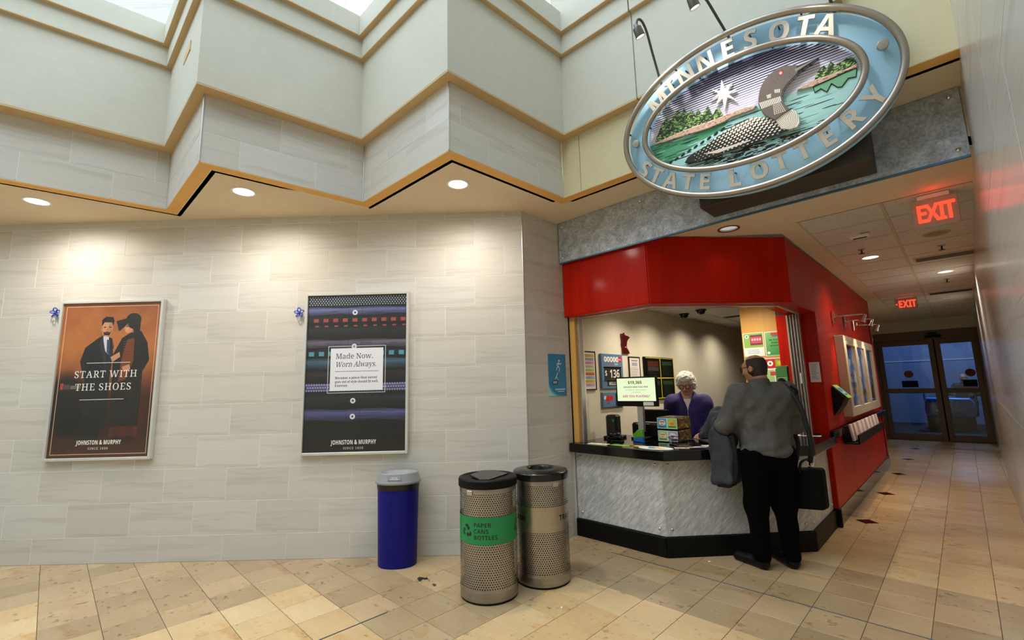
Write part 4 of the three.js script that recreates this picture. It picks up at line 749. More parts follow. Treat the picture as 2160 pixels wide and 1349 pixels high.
bin("perforated steel bin with green PAPER CANS BOTTLES band", [-2.76, 0, -2.487], 0, band, true, "slot").rotation.y = 1.75;
bin('perforated steel trash bin with round black opening in lid', [-2.62, 0, -2.955], 0, bandTrash, false, 'hole').rotation.y = 2.85;
{
  const t = thing('blue_bin', 'slim blue plastic bin with grey funnel lid by the tiled wall', 'bin', onWall(1.21, 0, 0.165), TURN);
  const dshape = (sx, sz) => Array.from({ length: 64 }, (_, i) => { const a = i / 64 * 2 * Math.PI, x = Math.cos(a), z = Math.sin(a); return [Math.sign(x) * Math.pow(Math.abs(x), 0.85) * sx, (z > 0 ? z * sz : z * sz * 0.82)]; });
  const loft = (levels, cap) => {                                       // levels: [y, sx, sz, shift]
    const pos = [], R = levels.map(([y, sx, sz, tilt = 0]) => dshape(sx, sz).map(([x, z]) => [x, y + z * tilt, z]));
    for (let i = 0; i + 1 < R.length; i++) for (let k = 0; k < 64; k++) { const l = (k + 1) % 64; pos.push(...R[i][k], ...R[i + 1][k], ...R[i + 1][l], ...R[i][k], ...R[i + 1][l], ...R[i][l]); }
    if (cap) { const Q = R.at(-1), y = levels.at(-1)[0]; for (let k = 0; k < 64; k++) pos.push(...Q[k], 0, y, 0, ...Q[(k + 1) % 64]); }
    let g = new THREE.BufferGeometry(); g.setAttribute('position', new THREE.Float32BufferAttribute(pos, 3)); g = mergeVertices(g, 1e-5); g.computeVertexNormals(); return clean(g);
  };
  part(t, 'bin_body', loft([[0, 0.165, 0.13], [0.006, 0.172, 0.136], [0.4, 0.18, 0.145], [0.7, 0.186, 0.15], [0.702, 0.18, 0.145]]), phys('#090b74', 0.5, 0, { specularIntensity: 0.5 }));
  part(t, 'bag_edge', loft([[0.655, 0.189, 0.153], [0.7, 0.192, 0.156], [0.715, 0.192, 0.156]]), mat('#0c0c0e', 0.35), 'black bag folded over the rim');
  part(t, 'lid', loft([[0.705, 0.2, 0.162], [0.712, 0.208, 0.168], [0.73, 0.206, 0.166], [0.735, 0.196, 0.156], [0.79, 0.182, 0.144, 0.02], [0.8, 0.175, 0.138, 0.02], [0.795, 0.165, 0.13, 0.02], [0.755, 0.11, 0.08], [0.745, 0.1, 0.07]], true), mat('#8f9294', 0.35));
  const tx = canvasTex(256, 64, (c, W, H) => { c.clearRect(0, 0, W, H); c.fillStyle = '#8f9294'; c.fillRect(0, 0, W, H); c.fillStyle = '#eceded'; c.font = 'bold 24px sans-serif'; c.textAlign = 'center'; c.fillText('CANS AND', 128, 26); c.fillText('BOTTLES ONLY', 128, 54); });
  const lab = part(t, 'lid_lettering', planarUV(cbox(0.12, 0.032, 0.002, 0.0004), -0.06, 0.06, -0.016, 0.016), mat('#ffffff', 0.4, 0, { map: tx }), 'white lettering on the lid'); lab.position.set(0.0, 0.762, 0.152); lab.rotation.x = -0.2;
}
// litter on the floor
{
  const scrap = (label, x, z, m, s, n) => { const t = []; for (let i = 0; i < n; i++) { const g = cbox(s * rr(0.6, 1.2), 0.004, s * rr(0.5, 1), 0.001, rr(-s, s) * (n > 1), 0.003 + i * 0.001, rr(-s, s) * (n > 1)); g.rotateY(rr(0, 3)); t.push(g); } const o = solo('litter_scrap', t, m, label, 'litter'); o.position.set(x, 0, z); };
  scrap('small scatter of dark crumbs beside the blue bin', -3.37, -2.29, M.dark, 0.03, 5); scrap('dark crumb on a tile joint between the bins', -3.2, -2.28, mat('#3b3a35', 0.7), 0.022, 3);
  scrap('folded white paper scrap in the shadow of the trash bin', -2.2, -2.66, M.white, 0.022, 1); scrap('flat white scrap below the black kick base', -1.76, -4.16, M.white, 0.03, 1);
}
// ---------- notices inside the booth ----------
const wallX = (z, y, out = 0.001) => [-3.15 + out, y, z];
const thin = M.dark;
{
  const lst = canvasTex(256, 460, (c, W, H) => { c.fillStyle = '#e6dfd2'; c.fillRect(0, 0, W, H); ['#c9a04a', '#9aa0a8', '#c98fb4', '#c6b58a', '#a9c08a', '#d8622c', '#8fb0d0', '#d9b83a', '#c6a8bc'].forEach((k, i) => { c.fillStyle = k; c.fillRect(20, 22 + i * 46, W - 40, 40); c.fillStyle = '#4a4540'; for (let j = 0; j < 3; j++) c.fillRect(30, 30 + i * 46 + j * 11, 120 + ((i * 53 + j * 37) % 70), 3); }); });
  framed('notice_frame', 'narrow black frame with rainbow-striped list in the booth', 'notice', wallX(-4.47, 1.715), Math.PI / 2, 0.27, 0.46, { fw: 0.014, fd: 0.02, frame: thin, print: lst, gloss: 1 });
  const ppr = canvasTex(256, 430, (c, W, H) => { c.fillStyle = '#e9e2da'; c.fillRect(0, 0, W, H); c.fillStyle = '#8a6a66'; c.fillRect(50, 30, 156, 12); c.fillStyle = '#a3aab8'; c.fillRect(60, 60, 136, 40); c.fillStyle = '#9a928c'; for (let i = 0; i < 22; i++) c.fillRect(26, 120 + i * 13, 150 + (i * 47) % 54, 4); });
  framed('notice_frame', 'thin black frame holding a white typed certificate in the booth', 'notice', wallX(-5.525, 1.66), Math.PI / 2, 0.29, 0.5, { fw: 0.014, fd: 0.02, frame: thin, print: ppr, gloss: 1 });
  const jp = canvasTex(600, 520, (c, W, H) => {
    c.fillStyle = '#5d83a4'; c.fillRect(0, 0, W, H); c.textAlign = 'center';
    [...'POWER'].forEach((ch, i) => { c.fillStyle = '#f3f2ee'; c.beginPath(); c.arc(110 + i * 82, 82, 42, 0, 7); c.fill(); c.fillStyle = '#2a2724'; c.font = 'bold 56px sans-serif'; c.fillText(ch, 110 + i * 82, 103); });
    c.fillStyle = '#d02a2a'; c.beginPath(); c.arc(520, 80, 48, 0, 7); c.fill(); c.fillStyle = '#fff'; c.font = 'bold 26px sans-serif'; c.fillText('BALL', 520, 90);
    c.fillStyle = '#c8342e'; c.font = 'bold 40px sans-serif'; c.fillText('POWER', 260, 168); c.fillStyle = '#e8e6e0'; c.fillText('PLAY', 410, 168);
    c.fillStyle = '#2b2826'; c.fillRect(60, 200, 480, 190); c.fillRect(130, 400, 400, 84); c.fillStyle = '#f4f2ea'; c.font = 'bold 170px sans-serif'; c.fillText('136', 350, 358, 330); c.font = 'bold 110px sans-serif'; c.fillText('$', 112, 330); c.font = 'bold 70px sans-serif'; c.fillText('MILLION', 330, 468);
  });
  const sg = thing('jackpot_sign', 'blue jackpot sign showing 136 MILLION in white numerals', 'sign', wallX(-4.95, 1.71), Math.PI / 2);
  part(sg, 'sign_board', planarUV(cbox(0.49, 0.43, 0.03, 0.004, 0, 0, 0), -0.245, 0.245, -0.215, 0.215).translate(0, 0, 0.016), mat('#ffffff', 0.5, 0, { map: jp }));
  part(sg, 'number_tray', [cbox(0.4, 0.008, 0.012, 0.002, 0, -0.112, 0.036), cbox(0.4, 0.008, 0.012, 0.002, 0, 0.052, 0.036)], M.dark, 'black tray holding the numerals');
  const sm = canvasTex(512, 200, (c, W, H) => { c.fillStyle = '#5d83a4'; c.fillRect(0, 0, W, H); c.fillStyle = '#f0eee8'; c.beginPath(); c.arc(52, 70, 26, 0, 7); c.fill(); c.fillStyle = '#d5272b'; c.beginPath(); c.moveTo(60, 90); c.lineTo(90, 40); c.lineTo(180, 54); c.lineTo(230, 40); c.lineTo(226, 100); c.lineTo(160, 120); c.lineTo(80, 124); c.fill(); c.fillStyle = '#2a3a48'; c.font = 'bold 30px sans-serif'; c.fillText('HOT', 96, 158); c.fillStyle = '#2b2826'; c.fillRect(290, 20, 200, 160); c.fillStyle = '#f4f2ea'; c.font = 'bold 80px sans-serif'; c.fillText('2', 320, 126); });
  const s2 = thing('game_sign', 'small blue sign with a red badge below the jackpot sign', 'sign', wallX(-4.95, 1.36), Math.PI / 2);
  part(s2, 'sign_board', planarUV(cbox(0.49, 0.18, 0.026, 0.004, 0, 0, 0), -0.245, 0.245, -0.09, 0.09).translate(0, 0, 0.014), mat('#ffffff', 0.5, 0, { map: sm })); part(s2, 'number_tray', cbox(0.2, 0.006, 0.01, 0.002, 0.13, -0.07, 0.032), M.dark);
  // state-shaped plaque
  const st = [[-0.105, 0.13], [-0.045, 0.128], [-0.04, 0.145], [-0.03, 0.125], [0.0, 0.112], [0.06, 0.105], [0.105, 0.092], [0.07, 0.07], [0.03, 0.035], [0.022, 0.02], [0.02, -0.005], [0.008, -0.02], [0.014, -0.055], [0.05, -0.085], [0.075, -0.13], [-0.095, -0.13], [-0.095, -0.04], [-0.108, -0.02], [-0.1, 0.04], [-0.112, 0.09]];
  const pl = thing('state_plaque', 'dark wooden plaque cut in a state outline', 'plaque', wallX(-5.33, 2.075), Math.PI / 2); part(pl, 'wood_outline', uvm(plate(st, 0.025, 0.004)), mat('#7a3a24', 0.35, 0, { map: texCherry })); const bs = lathe([[0.001, 0.012], [0.012, 0.01], [0.016, 0]], 16); bs.rotateX(Math.PI / 2); part(pl, 'round_clock', bs.translate(-0.03, -0.05, 0.024), M.chrome, 'small bright disc');
  // black board with yellow dividers
  const bd = thing('display_board', 'black display board divided by yellow strips behind the clerk', 'board', wallX(-6.22, 1.62), Math.PI / 2), yl = mat('#d6c52e', 0.5);
  part(bd, 'board_panel', cbox(0.9, 0.6, 0.02, 0.003, 0, 0, 0.012), M.black);
  const bt = canvasTex(256, 192, (c, W, H) => { c.fillStyle = '#14120f'; c.fillRect(0, 0, W, H); c.fillStyle = '#5a2a20'; c.fillRect(20, 18, 216, 60); c.fillStyle = '#4a3f4a'; c.fillRect(20, 84, 216, 40); c.fillStyle = '#3c3a20'; for (let i = 0; i < 8; i++) c.fillRect(28, 26 + i * 18, 120 + (i * 41) % 80, 5); });
  const bt2 = canvasTex(256, 192, (c, W, H) => { c.fillStyle = '#0d110c'; c.fillRect(0, 0, W, H); c.fillStyle = '#2f4a2a'; c.fillRect(20, 18, 216, 44); c.fillStyle = '#2a3a2c'; for (let i = 0; i < 8; i++) c.fillRect(28, 70 + i * 14, 110 + (i * 37) % 90, 5); });
  [[-0.2, 0.14, bt], [0.22, 0.14, bt2], [-0.2, -0.14, bt2], [0.22, -0.14, bt2]].forEach(([x, y, t]) => part(bd, 'board_sheet', planarUV(cbox(0.37, 0.25, 0.004, 0.0005), -0.185, 0.185, -0.125, 0.125).translate(x, y, 0.025), mat('#ffffff', 0.3, 0, { map: t })));
  for (const [w, h, x, y] of [[0.014, 0.58, 0.01, 0], [0.86, 0.016, 0.02, 0], [0.86, 0.012, 0.02, -0.285], [0.012, 0.58, 0.43, 0], [0.86, 0.01, 0.02, 0.285]]) part(bd, 'yellow_strip', cbox(w, h, 0.006, 0.001, x, y, 0.028), yl);
}
// posters on the maple pillar
function flyer(name, label, pos, turn, w, h, draw, group, cw = 320) {
  const t = canvasTex(cw, Math.round(cw * h / w), draw), o = solo(name, planarUV(cbox(w, h, 0.003, 0.0004), -w / 2, w / 2, -h / 2, h / 2), mat('#ffffff', 0.45, 0, { map: t }), label, 'notice', group);
  o.position.set(...pos); o.rotation.y = turn; return o;
}
flyer('pinned_flyer', 'green and white flyer with a pink ticket picture on maple pillar', [-1.8, 1.99, -6.097], 0, 0.235, 0.295, (c, W, H) => { c.fillStyle = '#e7ece4'; c.fillRect(0, 0, W, H); c.fillStyle = '#8fb85a'; c.fillRect(10, 10, W - 20, H * 0.6); c.fillStyle = '#fff'; c.beginPath(); c.arc(60, 60, 30, 0, 7); c.fill(); c.fillStyle = '#4a78b8'; c.beginPath(); c.arc(60, 60, 16, 0, 7); c.fill(); c.fillStyle = '#6b3a3a'; c.fillRect(110, 40, 190, 170); c.fillStyle = '#c8506a'; c.fillRect(120, 70, 170, 110); c.fillStyle = '#f0c8cc'; for (let i = 0; i < 4; i++) c.fillRect(132 + i * 40, 100, 26, 34); c.fillStyle = '#7ea6d8'; for (let i = 0; i < 3; i++) c.fillRect(60, H * 0.72 + i * 26, 180, 8); });
flyer('pinned_flyer', 'green flyer announcing a winner on the maple pillar', [-1.567, 1.985, -6.097], 0, 0.21, 0.295, (c, W, H) => { const g = c.createLinearGradient(0, 0, W, H); g.addColorStop(0, '#8fc07a'); g.addColorStop(1, '#2f8a48'); c.fillStyle = '#e9efe6'; c.fillRect(0, 0, W, H); c.fillStyle = g; c.fillRect(12, 12, W - 24, H - 24); c.textAlign = 'center'; c.fillStyle = '#d8322e'; c.fillRect(110, 28, 130, 44); c.fillStyle = '#2a5a9a'; c.fillRect(130, 76, 110, 18); c.fillStyle = '#15301c'; c.font = 'bold 42px sans-serif'; c.fillText('We had a', 160, 170); c.fillText('$5000', 160, 222); c.fillText('winner!', 160, 274); c.fillStyle = '#fff'; c.beginPath(); c.arc(50, H - 60, 24, 0, 7); c.fill(); });
flyer('pinned_flyer', 'red and blue flyer below the winner notice on maple pillar', [-1.62, 1.66, -6.097], 0, 0.3, 0.3, (c, W, H) => { c.fillStyle = '#f1efe8'; c.fillRect(0, 0, W, H); c.fillStyle = '#2f62c0'; c.fillRect(8, 8, 70, 110); c.fillStyle = '#d22430'; c.fillRect(84, 8, W - 92, 120); c.fillStyle = '#fff'; c.beginPath(); c.arc(140, 66, 34, 0, 7); c.fill(); c.fillStyle = '#2f8a5a'; c.beginPath(); c.arc(140, 66, 14, 0, 7); c.fill(); c.fillStyle = '#8fbf3a'; c.fillRect(200, 20, 80, 100); c.fillStyle = '#e8c23a'; c.fillRect(220, 40, 40, 50); c.fillStyle = '#a9d88a'; c.fillRect(14, 150, 160, 150); c.fillStyle = '#3a7ac8'; c.fillRect(14, 132, 90, 30); c.fillStyle = '#d24a4a'; c.fillRect(130, 170, 60, 50); c.fillStyle = '#3a8a4a'; c.fillRect(190, 140, 110, 160); });
flyer('taped_notice', 'white typed notice taped on red jamb beside the shutter', [-1.168, 1.625, -5.98], 0, 0.1, 0.22, (c, W, H) => { c.fillStyle = '#dcd8d6'; c.fillRect(0, 0, W, H); c.fillStyle = '#77727a'; for (let i = 0; i < 15; i++) c.fillRect(40 + (i % 3) * 14, 60 + i * 38, 210 - (i * 31) % 80, 14); });
flyer('wall_flyer', 'bright blue flyer with white figures on the tiled return wall', [-3.059, 1.66, -3.775], Math.PI / 2, 0.29, 0.44, (c, W, H) => {
  c.fillStyle = '#1c7fb0'; c.fillRect(0, 0, W, H); c.fillStyle = '#3fb0cc'; c.beginPath(); c.moveTo(0, H * 0.72); c.quadraticCurveTo(W * 0.2, H * 0.98, W * 0.75, H); c.lineTo(0, H); c.fill(); c.fillStyle = '#9fdcd8'; c.beginPath(); c.moveTo(0, H * 0.8); c.quadraticCurveTo(W * 0.15, H * 0.97, W * 0.5, H); c.lineTo(0, H); c.fill();
  c.strokeStyle = '#eef6f8'; c.lineWidth = 9; c.lineCap = 'round'; const L = (...p) => { c.beginPath(); p.forEach(([x, y], i) => (i ? c.lineTo(x, y) : c.moveTo(x, y))); c.stroke(); };
  c.fillStyle = '#eef6f8'; c.beginPath(); c.arc(196, 78, 12, 0, 7); c.fill(); L([190, 96], [178, 140], [200, 170], [190, 205]); L([178, 140], [150, 168], [140, 190]); L([188, 104], [220, 120], [236, 104]); L([188, 104], [160, 116], [150, 136]); L([160, 220], [140, 262], [110, 300]); c.lineWidth = 6; L([140, 262], [165, 300]);
  c.fillStyle = '#23566e'; c.beginPath(); c.ellipse(110, 330, 62, 34, -0.2, 0, 7); c.fill(); c.fillStyle = '#d7e8ec'; c.font = 'bold 34px sans-serif'; c.textAlign = 'center'; c.fillText('MSP', 112, 342); c.fillStyle = '#bfe2ee'; c.fillRect(110, 404, 180, 14); c.fillRect(160, 430, 110, 9);
});
// ---------- things on the worktop ----------
{
  const t = thing('customer_monitor', 'flat screen facing customers showing 19,365 on pale green', 'monitor', [-2.64, 0.94, -4.66], 0.06);
  const scr = canvasTex(640, 360, (c, W, H) => { c.fillStyle = '#e9f7c9'; c.fillRect(0, 0, W, H); c.textAlign = 'center'; c.fillStyle = '#1c1c1a'; c.font = 'bold 66px sans-serif'; c.fillText('$19,365', 310, 92); c.font = 'bold 32px sans-serif'; c.fillStyle = '#4a5a4a'; c.fillText('WINNERS WERE SOLD HERE', 320, 152); c.font = '26px sans-serif'; c.fillStyle = '#9aa88a'; c.fillText('IN PRIZES AT THIS LOCATION', 320, 196); c.fillText('LAST MONTH', 320, 234); c.font = 'bold 50px sans-serif'; c.fillStyle = '#c04a84'; c.fillText('ARE YOU PLAYING?', 320, 304); });
  part(t, 'bezel', cbox(0.5, 0.33, 0.035, 0.006, 0, 0.52, 0), M.black);
  part(t, 'screen', planarUV(cbox(0.46, 0.255, 0.003, 0.0005), -0.23, 0.23, -0.1275, 0.1275).translate(0, 0.542, 0.0185), new THREE.MeshStandardMaterial({ color: '#101010', roughness: 0.25, emissive: '#ffffff', emissiveMap: scr, emissiveIntensity: 0.75 }), 'glowing pale green screen');
  part(t, 'asset_label', cbox(0.12, 0.04, 0.002, 0.0004, 0.14, 0.385, 0.0185), M.white, 'white sticker on the bezel');
  part(t, 'stand_post', cbox(0.07, 0.3, 0.05, 0.006, 0.02, 0.22, -0.035), M.alu); part(t, 'stand_base', cbox(0.18, 0.02, 0.18, 0.006, 0.02, 0.011, -0.02), M.black);
  const term = thing('ticket_terminal', 'black ticket terminal with printer behind the monitor stand', 'terminal', [-2.62, 0.94, -4.87], 0);
  part(term, 'terminal_body', [cbox(0.4, 0.16, 0.13, 0.02, 0, 0.081, 0), cbox(0.34, 0.14, 0.05, 0.01, 0.06, 0.24, -0.03)], M.black); part(term, 'paper_slot', cbox(0.16, 0.01, 0.02, 0.002, -0.05, 0.15, 0.06), M.alu);
  const pr = thing('slip_reader', 'black slip reader with green lamp at the counter end', 'reader', [-2.93, 0.94, -4.6], 0.2);
  part(pr, 'reader_body', [cbox(0.13, 0.24, 0.16, 0.02, 0, 0.14, 0), cbox(0.2, 0.03, 0.22, 0.008, 0.02, 0.015, 0.02)], mat('#151413', 0.4)); part(pr, 'status_lamp', cbox(0.03, 0.03, 0.006, 0.002, 0.03, 0.2, 0.08), mat('#1c6a46', 0.4)); part(pr, 'reader_tray', cbox(0.08, 0.008, 0.12, 0.003, 0.06, 0.06, 0.12), M.satin);
  const cab = solo('cable_coil', [tube([[-2.84, 0.955, -4.36], [-2.77, 1.0, -4.3], [-2.68, 0.97, -4.33], [-2.72, 0.95, -4.42], [-2.82, 0.98, -4.38], [-2.82, 0.96, -4.28], [-2.7, 0.95, -4.26], [-2.62, 0.947, -4.3]], 0.007, 60, 7), tube([[-2.84, 0.95, -4.34], [-2.78, 1.02, -4.36], [-2.7, 0.99, -4.38], [-2.66, 0.95, -4.35]], 0.006, 30, 7)], M.black, 'tangle of black cable on the worktop below the slip reader', 'cable');
  const tick = (i) => canvasTex(256, 128, (c, W, H) => { const pal = [['#4a9ac8', '#e8d8c0', '#c84a3a'], ['#9ac85a', '#e8b040', '#d86a3a'], ['#a8cc88', '#e8d8a0', '#c86a4a'], ['#b8a0c8', '#e8e0d0', '#8a3a6a']]; for (let k = 0; k < 2; k++) { const p = pal[(i * 2 + k) % 4]; c.fillStyle = '#dfe8d8'; c.fillRect(k * 128, 0, 128, 128); c.fillStyle = p[0]; c.fillRect(k * 128 + 5, 5, 118, 118); c.fillStyle = p[1]; c.beginPath(); c.ellipse(k * 128 + 64, 58, 44, 34, 0.3 * i, 0, 7); c.fill(); c.fillStyle = p[2]; c.fillRect(k * 128 + 34, 40 + k * 14, 58, 14); c.fillRect(k * 128 + 46, 72, 30, 10); c.fillStyle = '#2f6a3a'; c.fillRect(k * 128 + 16, 96, 94, 14); } });
  const sideT = canvasTex(256, 128, (c, W, H) => { let r = 5; const rn = () => (r = (r * 16807) % 2147483647) / 2147483647; c.fillStyle = '#2f4a30'; c.fillRect(0, 0, W, H); for (let i = 0; i < 60; i++) { c.fillStyle = ['#d8902a', '#4a8a3a', '#2a4a7a', '#a83a2a', '#c8c04a', '#1c2a1c'][Math.floor(rn() * 6)]; c.beginPath(); c.ellipse(rn() * W, rn() * H, 8 + rn() * 18, 6 + rn() * 14, 0, 0, 7); c.fill(); } });
  for (const [k, y, lab] of [[0, 0, 'lower clear ticket dispenser box with green and purple tickets'], [1, 0.128, 'upper clear ticket dispenser box with blue and yellow tickets']]) {
    const b = thing('ticket_dispenser', lab, 'dispenser', [-2.24, 0.941 + y, -4.53], 0.0, 'stacked ticket dispenser boxes');
    part(b, 'dispenser_case', cbox(0.23, 0.118, 0.3, 0.004, 0, 0.0615, -0.15), mat('#20241f', 0.3));
    part(b, 'ticket_face', planarUV(cbox(0.216, 0.108, 0.003, 0.0005), -0.108, 0.108, -0.054, 0.054).translate(0, 0.062, 0.0015), mat('#ffffff', 0.35, 0, { map: tick(1 - k) }), 'two printed tickets');
    part(b, 'side_print', planarUV(cbox(0.29, 0.108, 0.003, 0.0005), -0.145, 0.145, -0.054, 0.054).rotateY(Math.PI / 2).translate(0.1165, 0.062, -0.15), mat('#ffffff', 0.35, 0, { map: sideT }), 'colourful printed side');
    if (k) part(b, 'top_print', planarUV(cbox(0.22, 0.29, 0.002, 0.0004), -0.11, 0.11, -0.145, 0.145).rotateX(-Math.PI / 2).translate(0, 0.122, -0.15), mat('#b8b49a', 0.4, 0, { map: sideT }));
  }
  const gb = thing('brochure_pouch', 'green and blue brochure pouch leaning beside the ticket boxes', 'pouch', [-2.5, 0.941, -4.42], -0.35);
  part(gb, 'green_panel', plate([[-0.07, 0.03], [0.075, 0.055], [0.07, 0.13], [0.0, 0.125], [-0.07, 0.075]], 0.03, 0.004), mat('#5a9a2a', 0.5)); part(gb, 'blue_panel', plate([[-0.07, 0], [0.075, 0], [0.075, 0.055], [-0.07, 0.032]], 0.032, 0.004), mat('#2a6ab0', 0.5));
  const wb = thing('wire_basket', 'small black wire basket with a grey tag on worktop', 'basket', [-2.03, 0.941, -4.36], -0.75);
  part(wb, 'basket_floor', cbox(0.24, 0.006, 0.14, 0.001, 0, 0.004, 0), M.black); for (const y of [0.03, 0.07]) part(wb, 'basket_wire', tube([[-0.12, y, -0.07], [0.12, y, -0.07], [0.12, y, 0.07], [-0.12, y, 0.07]], 0.003, 40, 6, true), M.black); for (let i = 0; i < 7; i++) for (const z of [-0.068, 0.068]) part(wb, 'basket_wire', rod([-0.11 + i * 0.037, 0.004, z], [-0.11 + i * 0.037, 0.07, z], 0.002, 0.002, 6), M.black); part(wb, 'price_tag', cbox(0.06, 0.055, 0.004, 0.001, -0.07, 0.036, 0.075), mat('#9aa0a6', 0.5), 'grey tag');
  const pad = thing('keypad', 'flat black keypad lying on the worktop before the clerk', 'keypad', [-1.9, 0.941, -4.72], -0.8); part(pad, 'keypad_body', cbox(0.22, 0.02, 0.14, 0.006, 0, 0.01, 0), M.black); for (let i = 0; i < 5; i++) for (let j = 0; j < 3; j++) part(pad, 'key', cbox(0.024, 0.006, 0.024, 0.002, -0.07 + i * 0.035, 0.022, -0.036 + j * 0.036), M.dark);
  const sheets = [[-2.76, -4.03, 0.22, 0.1, '#e9e2c8', 0.05, 'cream slip lying near the left end of the worktop'], [-2.5, -4.06, 0.24, 0.1, '#6aa83a', -0.06, 'green and yellow slip on the worktop edge beside the pouch'], [-2.36, -4.1, 0.14, 0.09, '#d89a3a', 0.2, 'orange slip tucked by the green slip on worktop'], [-1.95, -4.2, 0.13, 0.09, '#c8a8a0', 0.5, 'pinkish slip beside the white oval mat'], [-1.88, -4.32, 0.2, 0.08, '#b8ae9a', 0.75, 'row of small beige slips by the wire basket'], [-1.77, -4.5, 0.2, 0.12, '#ece8dc', 0.75, 'white sheet on worktop beside the folded coat'], [-1.27, -5.86, 0.22, 0.12, '#f0e6e2', 0.1, 'white and pink card at the shutter end of worktop']];
  for (const [x, z, w, d, col, a, lab] of sheets) { const pr2 = canvasTex(128, 64, (c, W, H) => { c.fillStyle = col; c.fillRect(0, 0, W, H); ['#c84a3a', '#3a6ab0', '#e0c04a', '#3a3a36'].forEach((k, i) => { c.fillStyle = k; c.fillRect(10 + i * 28, 12 + (i * 17) % 30, 18, 8); c.fillRect(14 + i * 26, 44, 20, 4); }); }); const o = solo('paper_slip', planarUV(cbox(w, d, 0.002, 0.0004), -w / 2, w / 2, -d / 2, d / 2).rotateX(-Math.PI / 2), mat('#ffffff', 0.6, 0, { map: pr2 }), lab, 'paper slip'); o.position.set(x, 0.9415, z); o.rotation.y = a; }
  const ov = canvasTex(256, 128, (c, W, H) => { c.fillStyle = '#ecebe4'; c.fillRect(0, 0, W, H); [['#3a8ac0', 90, 50], ['#d84a2a', 140, 60], ['#e8b83a', 175, 74], ['#5aa04a', 110, 84]].forEach(([k, x, y]) => { c.fillStyle = k; c.beginPath(); c.ellipse(x, y, 34, 16, 0.3, 0, 7); c.fill(); }); });
  const om = solo('counter_mat', planarUV(plate(ring(0.17, 0.1, 40), 0.003, 0.0005), -0.17, 0.17, -0.1, 0.1).rotateX(-Math.PI / 2), mat('#ffffff', 0.4, 0, { map: ov }), 'white oval counter mat with bright picture', 'mat'); om.position.set(-2.14, 0.9405, -4.06);
  // tall ticket stand by the pillar
  const ts = thing('ticket_stand', 'tall green ticket display stand in front of the pillar flyers', 'stand', [-1.42, 0.941, -5.62], -0.25);
  part(ts, 'stand_back', cbox(0.13, 0.76, 0.02, 0.004, 0, 0.38, -0.05), mat('#2a3226', 0.4)); for (let i = 0; i < 5; i++) part(ts, 'ticket_card', cbox(0.11, 0.12, 0.006, 0.001, 0, 0.2 + i * 0.125, -0.034 + 0.004 * (i % 2)), mat(['#c84a7a', '#6a9a4a', '#3a7a44', '#7aa85a', '#4a8a4a'][i], 0.4)); part(ts, 'stand_foot', cbox(0.15, 0.02, 0.14, 0.004, 0, 0.01, 0), M.black); part(ts, 'ticket_pocket', cbox(0.12, 0.12, 0.05, 0.004, 0, 0.09, 0), mat('#d87a98', 0.4), 'pink ticket pocket');
  // dome cameras and vent in the booth ceiling
  for (const [x, z, lab] of [[-2.954, -6.802, 'black dome camera on the booth ceiling beside the notice wall'], [-2.62, -6.62, 'black dome camera on the booth ceiling beside a glowing lamp']]) { const d = thing('dome_camera', lab, 'camera', [x, 2.606, z]); part(d, 'camera_base', lathe([[0.001, 0], [0.075, 0], [0.075, -0.02], [0.06, -0.025]].reverse(), 28), M.dark); part(d, 'camera_dome', lathe([[0.06, -0.022], [0.055, -0.05], [0.035, -0.072], [0.001, -0.08]].reverse(), 28), M.blackGloss); }
  const bv = thing('ceiling_vent', 'dark slotted air vent in the booth ceiling', 'vent', [-2.45, 2.606, -7.75]); part(bv, 'vent_frame', cbox(0.5, 0.012, 0.2, 0.003, 0, -0.004, 0), M.tbar); for (let i = 0; i < 4; i++) part(bv, 'vent_slot', cbox(0.46, 0.008, 0.022, 0.001, 0, -0.01, -0.06 + i * 0.04), M.dark);
}
